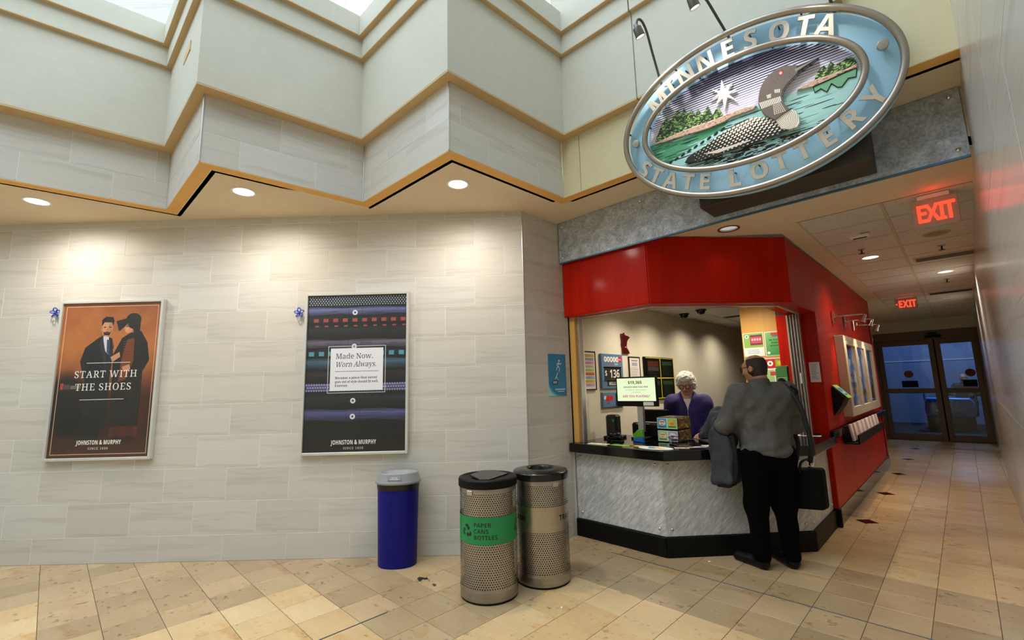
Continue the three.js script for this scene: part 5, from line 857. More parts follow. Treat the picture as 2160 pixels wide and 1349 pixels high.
// ---------- corridor fittings ----------
{
  const exitSign = (label, pos, w, h, arrow, cd) => {
    const t = thing('exit_sign', label, 'exit sign', pos), glowRed = glow('#ff3e26', 1.7);
    part(t, 'mount', cbox(w * 0.7, 0.03, 0.06, 0.004, 0, -0.015, 0), M.white); part(t, 'sign_plate', cbox(w, h, 0.014, 0.003, 0, -0.03 - h / 2, 0), mat('#b9aca2', 0.25), 'pale acrylic plate');
    const ls = h * 0.62, xs = [-0.3, -0.09, 0.1, 0.26];
    [...'EXIT'].forEach((ch, i) => { const g = glyph(ch, ls, 0.004, 0); g.scale(0.7, 1, 1); part(t, 'exit_letter', g.translate(xs[i] * w * 1.05 + (arrow ? 0.02 : 0.01), -0.03 - h / 2, 0.008), glowRed, 'glowing red letter'); });
    if (arrow) part(t, 'exit_arrow', plate([[-0.012, 0], [0.01, 0.018], [0.01, -0.018]], 0.004).translate(-w * 0.44, -0.03 - h / 2, 0.008), glowRed);
    const L = new THREE.PointLight('#ff2a18', cd, 0, 2); L.name = 'exit_glow'; L.position.set(0, -0.04, 0.17); L.castShadow = true; L.shadow.radius = 4; t.add(L);
  };
  exitSign('large lit red EXIT sign hanging just behind the beam', [0.0, HALL, -4.75], 0.27, 0.23, false, 0.014);
  exitSign('small far lit red EXIT sign with arrow down the corridor', [-0.56, HALL, -10.52], 0.3, 0.2, true, 0.003);
  const sd = thing('smoke_detector', 'white smoke alarm box on the corridor ceiling tiles', 'detector', [-0.622, HALL + 0.004, -5.53]); part(sd, 'alarm_base', lathe([[0.001, -0.03], [0.05, -0.03], [0.075, -0.012], [0.078, 0]], 28), mat('#e0cfbd', 0.5)); part(sd, 'strobe', cbox(0.16, 0.035, 0.07, 0.01, 0.06, -0.026, 0), M.white); part(sd, 'strobe_lens', cbox(0.11, 0.006, 0.03, 0.002, 0.06, -0.046, 0.01), M.dark);
  for (const [x, z, lab] of [[-0.636, -6.23, 'sprinkler head with stained ring beside the first bright lamp'], [0.004, -6.746, 'dark sprinkler head before the linear air vent'], [0.001, -9.17, 'dark sprinkler head between the two far lamps']]) { const s = thing('sprinkler_head', lab, 'sprinkler', [x, HALL + 0.004, z]); part(s, 'escutcheon', lathe([[0.001, -0.008], [0.03, -0.008], [0.036, 0]], 20), mat('#b09a86', 0.4, 0.4)); part(s, 'stem', rod([0, -0.008, 0], [0, -0.05, 0], 0.008), M.dark); part(s, 'deflector', lathe([[0.001, -0.052], [0.028, -0.05], [0.028, -0.047], [0.001, -0.047]], 16), M.dark); }
  const sp = thing('ceiling_speaker', 'round beige ceiling speaker grille behind the large exit sign', 'speaker', [-0.02, HALL + 0.004, -6.12]); part(sp, 'grille', lathe([[0.001, -0.006], [0.08, -0.006], [0.09, 0]], 32), mat('#9c8c6e', 0.6)); part(sp, 'grille_ring', lathe([[0.085, -0.003], [0.1, -0.009], [0.108, 0]], 32), mat('#b9a98c', 0.6));
  for (const [z, lab] of [[-7.33, 'long dark linear air vent nearer the large exit sign'], [-10.55, 'long dark linear air vent at the far end of corridor']]) { const v = thing('linear_vent', lab, 'vent', [0.02, HALL + 0.002, z]); part(v, 'vent_frame', cbox(0.56, 0.014, 0.26, 0.003, 0, -0.004, 0), M.tbar); for (let i = 0; i < 5; i++) part(v, 'vent_slot', cbox(0.52, 0.008, 0.022, 0.001, 0, -0.01, -0.09 + i * 0.045), M.dark); }
  // track spots on stems
  const ends = [[-6.91, 2.32, -0.78, 2.27, 'bracket spotlight over the near pane of the display case'], [-7.74, 2.335, -0.8, 2.29, 'bracket spotlight over the middle pane of the display case'], [-8.43, 2.33, -0.81, 2.27, 'bracket spotlight over the far pane of the display case']];
  for (const [z, y, hx, hy, lab] of ends) {
    const t = thing('bracket_spotlight', lab, 'spotlight', [-1.1, y, z], 0, 'spotlights over the display case'); part(t, 'wall_bracket', [cbox(0.03, 0.16, 0.06, 0.008, 0.015, 0, 0), cbox(0.05, 0.05, 0.03, 0.006, 0.04, 0.02, 0)], M.chrome); part(t, 'arm', rod([0.03, 0.01, 0], [hx + 1.1, hy - y + 0.05, 0], 0.008), M.chrome);
    const h = part(t, 'lamp_head', lathe([[0.001, 0.05], [0.018, 0.045], [0.022, 0.0], [0.038, -0.045], [0.034, -0.045], [0.02, 0]], 20), M.chrome); h.position.set(hx + 1.1, hy - y, 0); h.rotation.z = -0.45;
    part(h, 'lamp_lens', lathe([[0.001, -0.036], [0.033, -0.04]], 18), glow('#fff2dc', 6), 'glowing lens');
    const L = new THREE.SpotLight('#ffe9c8', 1.3, 0, 42 * deg, 0.6, 2); L.name = 'spot_beam'; L.position.set(hx + 1.1 - 0.022, hy - y - 0.05, 0); L.target.position.set(0, -1.0, 0); L.castShadow = true; L.shadow.radius = 1.5; t.add(L, L.target);
  }
  // display case with three doors
  const fr = mat('#b7a791', 0.5, 0.2), dc = thing('display_case', 'beige three-door glazed display case on the red corridor wall', 'display case', [-1.1, 1.585, -8.145], Math.PI / 2), W = 2.53, H = 1.0, pane = phys('#ffffff', 0.03, 0, { transmission: 1, thickness: 0 });
  part(dc, 'case_back', cbox(W - 0.02, H - 0.02, 0.02, 0.002, 0, 0, 0.012), M.white);
  for (const s of [-1, 1]) { part(dc, 'case_side', cbox(0.06, H, 0.1, 0.004, s * (W / 2 - 0.03), 0, 0.05), fr); part(dc, 'case_side', cbox(W - 0.12, 0.06, 0.1, 0.004, 0, s * (H / 2 - 0.03), 0.05), fr); }
  for (let i = 0; i < 3; i++) {
    const cx = (i - 1) * 0.803, d = part(dc, 'case_door', [cbox(0.07, 0.88, 0.03, 0.003, cx - 0.365, 0, 0.085), cbox(0.07, 0.88, 0.03, 0.003, cx + 0.365, 0, 0.085), cbox(0.66, 0.05, 0.03, 0.003, cx, 0.415, 0.085), cbox(0.66, 0.05, 0.03, 0.003, cx, -0.415, 0.085)], fr);
    part(d, 'pane', cbox(0.66, 0.78, 0.004, 0.0005, cx, 0, 0.08), pane); part(d, 'lock', rod([cx + 0.365, -0.02, 0.1], [cx + 0.365, -0.02, 0.11], 0.01), M.chrome);
    const pt = canvasTex(256, 300, (c, w, h) => { c.fillStyle = ['#c8d4dc', '#dfe4ea', '#d8dcb0'][i]; c.fillRect(0, 0, w, h); let r = 11 + i; const rn = () => (r = (r * 16807) % 2147483647) / 2147483647; for (let k = 0; k < 60; k++) { c.fillStyle = [['#4a6a88', '#8aa0a8', '#c86a4a', '#2a4a5a', '#e8e8e0'], ['#3a3a6a', '#8890a8', '#d8d8e0', '#586890', '#e8c83a'], ['#c8b83a', '#3a4a6a', '#7a8a4a', '#e8e4d0', '#4a7a9a']][i][Math.floor(rn() * 5)]; c.fillRect(rn() * w, rn() * h, 20 + rn() * 50, 8 + rn() * 36); } });
    part(dc, 'case_poster', planarUV(cbox(0.68, 0.8, 0.003, 0.0005), -0.34, 0.34, -0.4, 0.4).translate(cx, 0, 0.026), mat('#ffffff', 0.5, 0, { map: pt }));
  }
  // brochure rack
  const rk = thing('brochure_rack', 'black shelf rack of slips below the display case', 'rack', [-1.098, 0.8, -7.72], Math.PI / 2);
  part(rk, 'rack_shelf', [cbox(2.3, 0.2, 0.02, 0.004, 0, 0.09, 0.03), cbox(2.3, 0.016, 0.15, 0.003, 0, 0.0, 0.09), cbox(2.3, 0.1, 0.016, 0.003, 0, 0.05, 0.16)], M.black);
  for (let i = 0; i < 14; i++) { const g = plate([[-0.06, 0], [0.06, 0], [0.06, 0.19], [-0.06, 0.19]], 0.02, 0.001); g.rotateX(-0.12); part(rk, 'slip_bundle', g.translate(-1.02 + i * 0.157, 0.02, 0.09 + (i % 2) * 0.012), mat(['#e8d0c4', '#f0ddd2', '#d8a494', '#f2e6dc'][i % 4], 0.6)); }
  const hd = thing('card_holder', 'black card holder with green and blue card on red wall', 'holder', [-1.098, 1.13, -6.5], Math.PI / 2);
  part(hd, 'holder_body', plate([[0, 0], [0.07, 0.1], [0.12, 0.2], [0.02, 0.33], [0, 0.3]], 0.34, 0.006).rotateY(-Math.PI / 2).translate(0.17, 0, 0), M.black); const cg = planarUV(cbox(0.28, 0.2, 0.004, 0.0005), -0.14, 0.14, -0.1, 0.1); cg.rotateX(-0.75); part(hd, 'holder_card', cg.translate(0, 0.27, 0.075), mat('#ffffff', 0.4, 0, { map: canvasTex(128, 96, (c, W, H) => { c.fillStyle = '#8fc83a'; c.fillRect(0, 0, W, H); c.fillStyle = '#2a6ac0'; c.fillRect(20, 22, 88, 54); c.fillStyle = '#8fd0e8'; c.fillRect(30, 50, 60, 16); }) }), 'green and blue card');
}
// ---------- tow tug behind the doors ----------
{
  const t = thing('tow_tug', 'blue airport tow tug with white lettering behind the doors', 'vehicle', [-0.39, 0, -18.3]), bl = mat('#2f8cf0', 0.35), dk = mat('#101214', 0.6);
  const hood = new THREE.ExtrudeGeometry(new THREE.Shape([[-0.98, 0.36], [-1.02, 0.48], [-0.98, 0.66], [-0.88, 0.74], [0.9, 0.72], [1.05, 0.62], [1.06, 0.42], [0.95, 0.34]].map((p) => new THREE.Vector2(...p))), { depth: 0.5, bevelEnabled: true, bevelSize: 0.05, bevelThickness: 0.06, bevelSegments: 4, bevelOffset: -0.04 });
  t.scale.set(0.5, 1.27, 0.9);
  part(t, 'hood', clean(hood), bl, 'bright blue rounded hood'); part(t, 'chassis', [cbox(2.0, 0.36, 1.5, 0.03, 0, 0.22, -0.4), cbox(1.8, 0.3, 0.9, 0.03, 0, 0.5, -0.7)], dk); for (const x of [-0.8, 0.8]) for (const z of [0.2, -0.9]) part(t, 'wheel', rod([x - 0.14, 0.24, z], [x + 0.14, 0.24, z], 0.24, 0.24, 24), M.black);
  for (const x of [-0.42, 0.42]) part(t, 'light_bar', cbox(0.36, 0.05, 0.03, 0.008, x, 0.46, 0.57), M.white, 'white bar on the hood'); part(t, 'guard_rail', [tube([[-1.0, 0.7, 0.2], [-1.0, 0.86, 0.1], [-0.8, 0.9, 0.1], [0.9, 0.9, 0.1], [1.1, 0.86, 0.1], [1.1, 0.66, 0.2]], 0.03, 50, 8)], dk); part(t, 'steering_wheel', new THREE.TorusGeometry(0.18, 0.02, 8, 24).rotateX(-0.9).translate(0.76, 0.82, -0.35), dk);
  const w = mat('#eef2f4', 0.5); let x = -0.62; for (const ch of 'DELTA') { part(t, 'hood_letter', glyph(ch, 0.15, 0.006, 0).scale(1.25, 1, 1).translate(x, 0.61, 0.562), w, 'white letter'); x += 0.25; }
  part(t, 'seat', [cbox(0.9, 0.1, 0.5, 0.04, 0.76, 0.47, -0.9), cbox(0.9, 0.4, 0.1, 0.04, 0.76, 0.72, -1.24)], dk);
}
// ---------- people: distance fields meshed with surface nets ----------
function nets(fn, lo, hi, cell) {
  const n = [0, 1, 2].map((i) => Math.ceil((hi[i] - lo[i]) / cell) + 1), [nx, ny, nz] = n, F = new Float32Array(nx * ny * nz), id = (i, j, k) => i + nx * (j + ny * k);
  for (let k = 0; k < nz; k++) for (let j = 0; j < ny; j++) for (let i = 0; i < nx; i++) F[id(i, j, k)] = fn(lo[0] + i * cell, lo[1] + j * cell, lo[2] + k * cell);
  const vid = new Int32Array(nx * ny * nz).fill(-1), pos = [], idx = [], C = [[0, 0, 0], [1, 0, 0], [0, 1, 0], [1, 1, 0], [0, 0, 1], [1, 0, 1], [0, 1, 1], [1, 1, 1]], E = [[0, 1], [2, 3], [4, 5], [6, 7], [0, 2], [1, 3], [4, 6], [5, 7], [0, 4], [1, 5], [2, 6], [3, 7]];
  for (let k = 0; k + 1 < nz; k++) for (let j = 0; j + 1 < ny; j++) for (let i = 0; i + 1 < nx; i++) {
    const f = C.map(([a, b, c]) => F[id(i + a, j + b, k + c)]); let m = 0; f.forEach((v) => { if (v < 0) m++; }); if (m === 0 || m === 8) continue;
    let x = 0, y = 0, z = 0, c = 0;
    for (const [a, b] of E) if ((f[a] < 0) !== (f[b] < 0)) { const t = f[a] / (f[a] - f[b]); x += C[a][0] + (C[b][0] - C[a][0]) * t; y += C[a][1] + (C[b][1] - C[a][1]) * t; z += C[a][2] + (C[b][2] - C[a][2]) * t; c++; }
    vid[id(i, j, k)] = pos.length / 3; pos.push(lo[0] + (i + x / c) * cell, lo[1] + (j + y / c) * cell, lo[2] + (k + z / c) * cell);
  }
  const quad = (a, b, c, d, flip) => { if (a < 0 || b < 0 || c < 0 || d < 0) return; if (flip) idx.push(a, c, b, a, d, c); else idx.push(a, b, c, a, c, d); };
  for (let k = 1; k + 1 < nz; k++) for (let j = 1; j + 1 < ny; j++) for (let i = 1; i + 1 < nx; i++) {
    const s = F[id(i, j, k)] < 0;
    if (s !== F[id(i + 1, j, k)] < 0) quad(vid[id(i, j - 1, k - 1)], vid[id(i, j, k - 1)], vid[id(i, j, k)], vid[id(i, j - 1, k)], !s);
    if (s !== F[id(i, j + 1, k)] < 0) quad(vid[id(i - 1, j, k - 1)], vid[id(i - 1, j, k)], vid[id(i, j, k)], vid[id(i, j, k - 1)], !s);
    if (s !== F[id(i, j, k + 1)] < 0) quad(vid[id(i - 1, j - 1, k)], vid[id(i, j - 1, k)], vid[id(i, j, k)], vid[id(i - 1, j, k)], !s);
  }
  const g = new THREE.BufferGeometry(); g.setAttribute('position', new THREE.Float32BufferAttribute(pos, 3)); g.setIndex(idx); g.computeVertexNormals();
  return g;
}
const smin = (a, b, k) => { const h = Math.max(k - Math.abs(a - b), 0) / k; return Math.min(a, b) - h * h * k * 0.25; };
const smax = (a, b, k) => -smin(-a, -b, k);
// capsule with two radii; f flattens it along local z
const cap = (a, b, r0, r1, f = 1) => { const [ax, ay, az] = a, dx = b[0] - ax, dy = b[1] - ay, dz = (b[2] - az) / f, l = dx * dx + dy * dy + dz * dz; return (x, y, z) => { const px = x - ax, py = y - ay, pz = (z - az) / f, t = Math.max(0, Math.min(1, (px * dx + py * dy + pz * dz) / l)), ex = px - t * dx, ey = py - t * dy, ez = pz - t * dz; return (Math.sqrt(ex * ex + ey * ey + ez * ez) - r0 - (r1 - r0) * t) * Math.min(1, f); }; };
const ell = (c, r) => (x, y, z) => { const a = (x - c[0]) / r[0], b = (y - c[1]) / r[1], d = (z - c[2]) / r[2], k = Math.sqrt(a * a + b * b + d * d); return (k - 1) * Math.min(...r); };
const blend = (list, k) => (x, y, z) => { let d = list[0](x, y, z); for (let i = 1; i < list.length; i++) d = smin(d, list[i](x, y, z), k); return d; };
const wob = (x, y, z, s) => Math.sin(x * s + Math.sin(y * s * 0.7) * 1.7) * Math.sin(y * s * 1.1 + Math.sin(z * s * 0.8) * 1.5) * Math.sin(z * s * 0.9 + x * s * 0.4);
function headField() {                                                  // origin at mid head, facing +z
  const add = blend([ell([0, 0.018, -0.008], [0.076, 0.1, 0.096]), ell([0, -0.05, 0.03], [0.056, 0.062, 0.064]), ell([0, -0.09, 0.05], [0.03, 0.024, 0.03]), cap([-0.03, 0.03, 0.078], [0.03, 0.03, 0.078], 0.014, 0.014), ell([-0.045, -0.022, 0.052], [0.026, 0.026, 0.03]), ell([0.045, -0.022, 0.052], [0.026, 0.026, 0.03])], 0.035);
  const nose = blend([cap([0, 0.012, 0.088], [0, -0.03, 0.108], 0.007, 0.013), ell([-0.012, -0.034, 0.094], [0.009, 0.008, 0.01]), ell([0.012, -0.034, 0.094], [0.009, 0.008, 0.01])], 0.012);
  const ears = [-1, 1].map((s) => blend([ell([s * 0.08, -0.002, -0.008], [0.012, 0.03, 0.018]), ell([s * 0.078, -0.026, -0.002], [0.01, 0.014, 0.012])], 0.01));
  const eyes = [-1, 1].map((s) => ell([s * 0.031, 0.008, 0.094], [0.015, 0.009, 0.012])), mouth = cap([-0.02, -0.062, 0.094], [0.02, -0.062, 0.094], 0.003, 0.003), neck = cap([0, -0.05, -0.02], [0, -0.2, -0.035], 0.058, 0.064);
  return (x, y, z) => { let d = smin(add(x, y, z), nose(x, y, z), 0.014); d = smin(d, Math.min(ears[0](x, y, z), ears[1](x, y, z)), 0.008); d = smin(d, neck(x, y, z), 0.03); d = smax(d, -Math.min(eyes[0](x, y, z), eyes[1](x, y, z)), 0.008); return smax(d, -mouth(x, y, z), 0.006); };
}
const HEAD = headField(), headSkin = nets(HEAD, [-0.12, -0.2, -0.14], [0.12, 0.15, 0.15], 0.0055);
const HAND = (() => { const f = [cap([0, 0, 0], [0, 0.085, 0.004], 0.026, 0.036, 0.55)]; [[-0.03, 0.07, 0.0], [-0.01, 0.08, 0.0], [0.011, 0.076, 0.0], [0.03, 0.062, 0.0]].forEach(([x, l], i) => { f.push(cap([x, 0.085, 0.002], [x * 1.08, 0.085 + l * 0.5, 0.012], 0.0095, 0.009)); f.push(cap([x * 1.08, 0.085 + l * 0.5, 0.012], [x * 1.1, 0.085 + l * 0.82, 0.034], 0.009, 0.0082)); }); const b = (x, y, z) => { let d = f[0](x, y, z); for (let i = 1; i < f.length; i++) d = smin(d, f[i](x, y, z), 0.006); return d; }; const th = blend([cap([-0.022, 0.02, 0.004], [-0.052, 0.058, 0.018], 0.013, 0.011), cap([-0.052, 0.058, 0.018], [-0.056, 0.088, 0.03], 0.011, 0.009)], 0.006); return nets((x, y, z) => smin(b(x, y, z), th(x, y, z), 0.008), [-0.08, -0.04, -0.04], [0.06, 0.18, 0.07], 0.0045); })();
function handAt(a, b, palm, mirror) { const y = V(...b).sub(V(...a)).normalize(), z = V(...palm), x = V().crossVectors(y, z).normalize(); z.crossVectors(x, y); const m = new THREE.Matrix4().makeBasis(x.multiplyScalar(mirror), y, z).setPosition(...b); const g = clean(HAND.clone()); g.applyMatrix4(m); if (mirror < 0) { const p = g.attributes.position.array, n = g.attributes.normal.array; for (let i = 0; i < p.length; i += 9) for (let c = 0; c < 3; c++) { [p[i + 3 + c], p[i + 6 + c]] = [p[i + 6 + c], p[i + 3 + c]]; [n[i + 3 + c], n[i + 6 + c]] = [n[i + 6 + c], n[i + 3 + c]]; } } return g; }
// j: joints in local space (facing +z). Returns fields for body, top and legs
function figure(j, b) {
  const { hipL, hipR, kneeL, kneeR, ankL, ankR, shL, shR, elL, elR, wrL, wrR, neck, chest, belly, pelvis } = j;
  const torso = (o) => [ell(chest, [b.chest[0] + o, b.chest[1] + o, b.chest[2] + o]), ell(belly, [b.belly[0] + o, b.belly[1] + o, b.belly[2] + o]), ell(pelvis, [b.pelvis[0] + o, b.pelvis[1] + o, b.pelvis[2] + o]), cap(shL, shR, 0.07 + o, 0.07 + o)];
  const arms = (o) => [cap(shL, elL, 0.062 * b.k + o, 0.05 * b.k + o), cap(elL, wrL, 0.047 * b.k + o, 0.033 * b.k + o), cap(shR, elR, 0.062 * b.k + o, 0.05 * b.k + o), cap(elR, wrR, 0.047 * b.k + o, 0.033 * b.k + o)];
  const legs = (o) => [cap(hipL, kneeL, 0.095 * b.k + o, 0.064 * b.k + o), cap(kneeL, ankL, 0.062 * b.k + o, 0.042 * b.k + o), cap(hipR, kneeR, 0.095 * b.k + o, 0.064 * b.k + o), cap(kneeR, ankR, 0.062 * b.k + o, 0.042 * b.k + o)];
  return { torso, arms, legs, neckCap: cap(chest, neck, 0.07, 0.055) };
}
const bounds = (pts, r) => [[0, 1, 2].map((i) => Math.min(...pts.map((p) => p[i])) - r), [0, 1, 2].map((i) => Math.max(...pts.map((p) => p[i])) + r)];
function shell(field, t) { return (x, y, z) => field(x, y, z) - t; }
function headPose(g, pos, yaw, pitch) { return g.applyMatrix4(new THREE.Matrix4().makeRotationFromEuler(new THREE.Euler(pitch, yaw, 0, 'YXZ')).setPosition(...pos)); }
function shoe(a, b, r) { return nets((x, y, z) => smax(smin(cap([a[0], 0.045, a[2]], [b[0], 0.035, b[2]], r, r * 0.86, 1)(x, y, z), cap([a[0], 0.06, a[2]], [a[0], 0.1, a[2]], r * 0.95, r * 0.9)(x, y, z), 0.04), -y + 0.002, 0.006), [Math.min(a[0], b[0]) - 0.1, -0.02, Math.min(a[2], b[2]) - 0.1], [Math.max(a[0], b[0]) + 0.1, 0.16, Math.max(a[2], b[2]) + 0.1], 0.008); }
const soft = (g, k = 1) => uvm(clean(g));
function glasses(parent, pos, yaw, pitch, m) {
  const list = []; for (const s of [-1, 1]) { list.push(tube([[s * 0.012, 0.022, 0.11], [s * 0.05, 0.024, 0.106], [s * 0.058, 0.006, 0.1], [s * 0.05, -0.016, 0.104], [s * 0.018, -0.016, 0.111]], 0.0032, 40, 6, true)); list.push(tube([[s * 0.058, 0.016, 0.1], [s * 0.078, 0.014, 0.06], [s * 0.083, 0.008, 0.0], [s * 0.08, -0.01, -0.02]], 0.0028, 20, 6)); } list.push(tube([[-0.013, 0.014, 0.111], [0, 0.017, 0.115], [0.013, 0.014, 0.111]], 0.003, 8, 6));
  return part(parent, 'glasses', headPose(join(list), pos, yaw, pitch), m, 'dark framed glasses');
}
function eyesAndLips(parent, pos, yaw, pitch) {
  part(parent, 'eyes', headPose(join([-1, 1].map((s) => clean(new THREE.SphereGeometry(0.0115, 14, 10)).translate(s * 0.031, 0.007, 0.083))), pos, yaw, pitch), mat('#cfc8bf', 0.2)); part(parent, 'irises', headPose(join([-1, 1].map((s) => clean(new THREE.SphereGeometry(0.0055, 10, 8)).translate(s * 0.031, 0.004, 0.0905))), pos, yaw, pitch), mat('#2a211c', 0.2));
  part(parent, 'lips', headPose(join([tube([[-0.02, -0.061, 0.089], [0, -0.057, 0.097], [0.02, -0.061, 0.089]], 0.0042, 14, 6), tube([[-0.018, -0.065, 0.088], [0, -0.069, 0.096], [0.018, -0.065, 0.088]], 0.0048, 14, 6)]), pos, yaw, pitch), mat('#9a5a4c', 0.5));
}
// ----- customer, seen from behind -----
{
  const root = [-1.275, 0, -4.385], TH = -2.5, inv = new THREE.Matrix4().makeRotationY(-TH), L = (x, y, z) => V(x - root[0], y, z - root[2]).applyMatrix4(inv).toArray();
  const t = thing('person', 'man in grey shirt and black trousers standing at the counter', 'person', root, TH);
  const hL = L(-1.37, 0, -4.3), tL = L(-1.59, 0, -4.37), hR = L(-1.19, 0, -4.47), tR = L(-1.37, 0, -4.62);
  const j = { hipL: [0.1, 0.9, 0], hipR: [-0.1, 0.9, 0], ankL: [hL[0], 0.1, hL[2]], ankR: [hR[0], 0.1, hR[2]], shL: [0.18, 1.43, 0.02], shR: [-0.18, 1.43, 0.0], elL: [0.325, 1.16, 0.02], wrL: [0.24, 1.16, 0.29], elR: [-0.27, 1.16, 0.08], wrR: [-0.08, 1.1, 0.3], neck: [0.0, 1.52, 0.03], chest: [0, 1.31, 0.02], belly: [0, 1.09, 0.05], pelvis: [0, 0.95, 0.0] };
  j.kneeL = [(j.hipL[0] + j.ankL[0]) / 2 + 0.01, 0.5, (j.hipL[2] + j.ankL[2]) / 2 + 0.03]; j.kneeR = [(j.hipR[0] + j.ankR[0]) / 2, 0.5, (j.hipR[2] + j.ankR[2]) / 2 + 0.03];
  const b = { k: 1.12, chest: [0.2, 0.19, 0.135], belly: [0.195, 0.19, 0.165], pelvis: [0.185, 0.13, 0.145] }, f = figure(j, b);
  const hp = [0.015, 1.655, 0.05], yaw = 0.72, pitch = 0.14, skin = mat('#a5714f', 0.5);
  const naked = blend([...f.torso(-0.012), ...f.arms(-0.012), ...f.legs(-0.012), f.neckCap], 0.05);
  part(t, 'body', [clean(nets(naked, [-0.45, 0.06, -0.3], [0.45, 1.56, 0.45], 0.018)), headPose(clean(headSkin.clone()), hp, yaw, pitch), handAt(j.elL, j.wrL, [-1, 0, 0.2], 1), handAt(j.elR, j.wrR, [1, 0, 0.2], -1)], skin, 'tanned skin');
  const bs = blend([...f.torso(0.024), ...f.arms(0.016), cap(j.chest, [0, 1.5, 0.02], 0.1, 0.082)], 0.06);
  const shirt = (x, y, z) => { const w = wob(x, y * 0.6, z, 34) * 0.009 + wob(x + 1, y, z * 1.3, 15) * 0.013 + 0.006 * Math.sin(y * 60 + x * 18) * sstep(1.1, 0.95, y); let d = bs(x, y, z) + w; d = smax(d, 0.915 + 0.012 * Math.sin(x * 14) - y, 0.012); return smax(d, y - 1.53 + z * 0.3, 0.01); };
  part(t, 'shirt', soft(nets(shirt, [-0.46, 0.88, -0.26], [0.46, 1.58, 0.44], 0.0105)), mat('#5b5953', 0.85, 0, { map: texWeave }), 'dark grey long-sleeved shirt');
  const col = part(t, 'collar', nets((x, y, z) => smax(Math.abs(cap([0.0, 1.46, 0.01], [0.005, 1.58, 0.03], 0.088, 0.076)(x, y, z)) - 0.006, Math.max(1.47 - y, y - 1.555 + z * 0.25), 0.004), [-0.12, 1.44, -0.12], [0.12, 1.62, 0.15], 0.006), mat('#4a4843', 0.85)); col.geometry = soft(col.geometry);
  const bt = blend([...f.legs(0.02), ell(j.pelvis, [0.186, 0.13, 0.148])], 0.05), pants = (x, y, z) => smax(smax(bt(x, y, z) + wob(x, y * 0.5, z, 22) * 0.008, 0.05 - y, 0.01), y - 1.0, 0.01);
  part(t, 'trousers', soft(nets(pants, [-0.4, 0.03, -0.32], [0.45, 1.04, 0.36], 0.012)), phys('#040404', 1, 0, { specularIntensity: 0.15 }), 'black trousers');
  part(t, 'shoe', shoe(hL, tL, 0.047), phys('#040404', 0.45, 0, { specularIntensity: 0.5 })); part(t, 'shoe', shoe(hR, tR, 0.047), phys('#040404', 0.45, 0, { specularIntensity: 0.5 }));
  // short dark hair round a bald crown
  const hair = (x, y, z) => { const d = HEAD(x, y, z) - 0.005; const top = Math.hypot(x, z + 0.012) < 0.0 ? 1 : y - 0.083 + 0.012 * Math.sin(x * 90) * 0.2, low = -0.075 - y + Math.max(0, z) * 1.2, front = z - 0.028 - 0.1 * Math.max(0, y); const ear = 0.026 - Math.hypot(y + 0.005, z + 0.004); return smax(smax(smax(d, top, 0.006), Math.max(low, front), 0.006), ear, 0.006); };
  part(t, 'hair', headPose(clean(nets(hair, [-0.11, -0.12, -0.13], [0.11, 0.12, 0.08], 0.005)), hp, yaw, pitch), mat('#241a14', 0.8), 'short dark hair round a bald crown');
  eyesAndLips(t, hp, yaw, pitch); glasses(t, hp, yaw, pitch, M.black);
  // coat over his left arm (held, so a thing of its own)
  const c = thing('folded_coat', 'dark slate coat draped over the left arm of the man', 'coat', root, TH);
  const cf = blend([cap([0.27, 1.2, 0.3], [0.33, 1.15, 0.06], 0.085, 0.075), cap([0.25, 1.22, 0.34], [0.3, 1.18, 0.24], 0.08, 0.085), cap([0.27, 1.19, 0.34], [0.4, 1.04, 0.44], 0.075, 0.045, 0.8), (x, y, z) => { const u = (x - 0.325) * 0.8 + (z - 0.1) * 0.6, w = -(x - 0.325) * 0.6 + (z - 0.1) * 0.8, v = y - 0.9, q = [Math.abs(u) - 0.05 - 0.02 * (0.2 - v), Math.abs(v) - 0.2, Math.abs(w) - 0.075 - 0.06 * (0.2 - v)]; return Math.hypot(Math.max(q[0], 0), Math.max(q[1], 0), Math.max(q[2], 0)) + Math.min(Math.max(...q), 0) - 0.03 + 0.011 * Math.sin(w * 75 + Math.sin(y * 7) * 1.4 + u * 20); }], 0.05);
  const arm = blend(f.arms(0.03).slice(0, 2), 0.03);
  part(c, 'coat_cloth', soft(nets((x, y, z) => smax(cf(x, y, z) + 0.013 * Math.sin(x * 46 + Math.sin(y * 9) * 2 - z * 40) + wob(x, y, z, 24) * 0.013, -arm(x, y, z), 0.01), [0.04, 0.56, -0.14], [0.54, 1.4, 0.58], 0.0105)), mat('#3a3f45', 0.9, 0, { map: texWeave }));
  part(c, 'coat_lining', soft(nets((x, y, z) => { const u = (x - 0.325) * 0.8 + (z - 0.1) * 0.6, w = -(x - 0.325) * 0.6 + (z - 0.1) * 0.8, q = [Math.abs(u) - 0.045, Math.abs(y - 0.68) - 0.035, Math.abs(w) - 0.08]; return Math.hypot(Math.max(q[0], 0), Math.max(q[1], 0), Math.max(q[2], 0)) + Math.min(Math.max(...q), 0) - 0.012; }, [0.14, 0.58, -0.1], [0.5, 0.78, 0.3], 0.01)), mat('#141517', 0.8), 'dark lining at the hem');
  // shoulder bag
  const bag = thing('shoulder_bag', 'black messenger bag hanging from the right shoulder of the man', 'bag', root, TH);
  const at = L(-1.07, 0.63, -4.58);
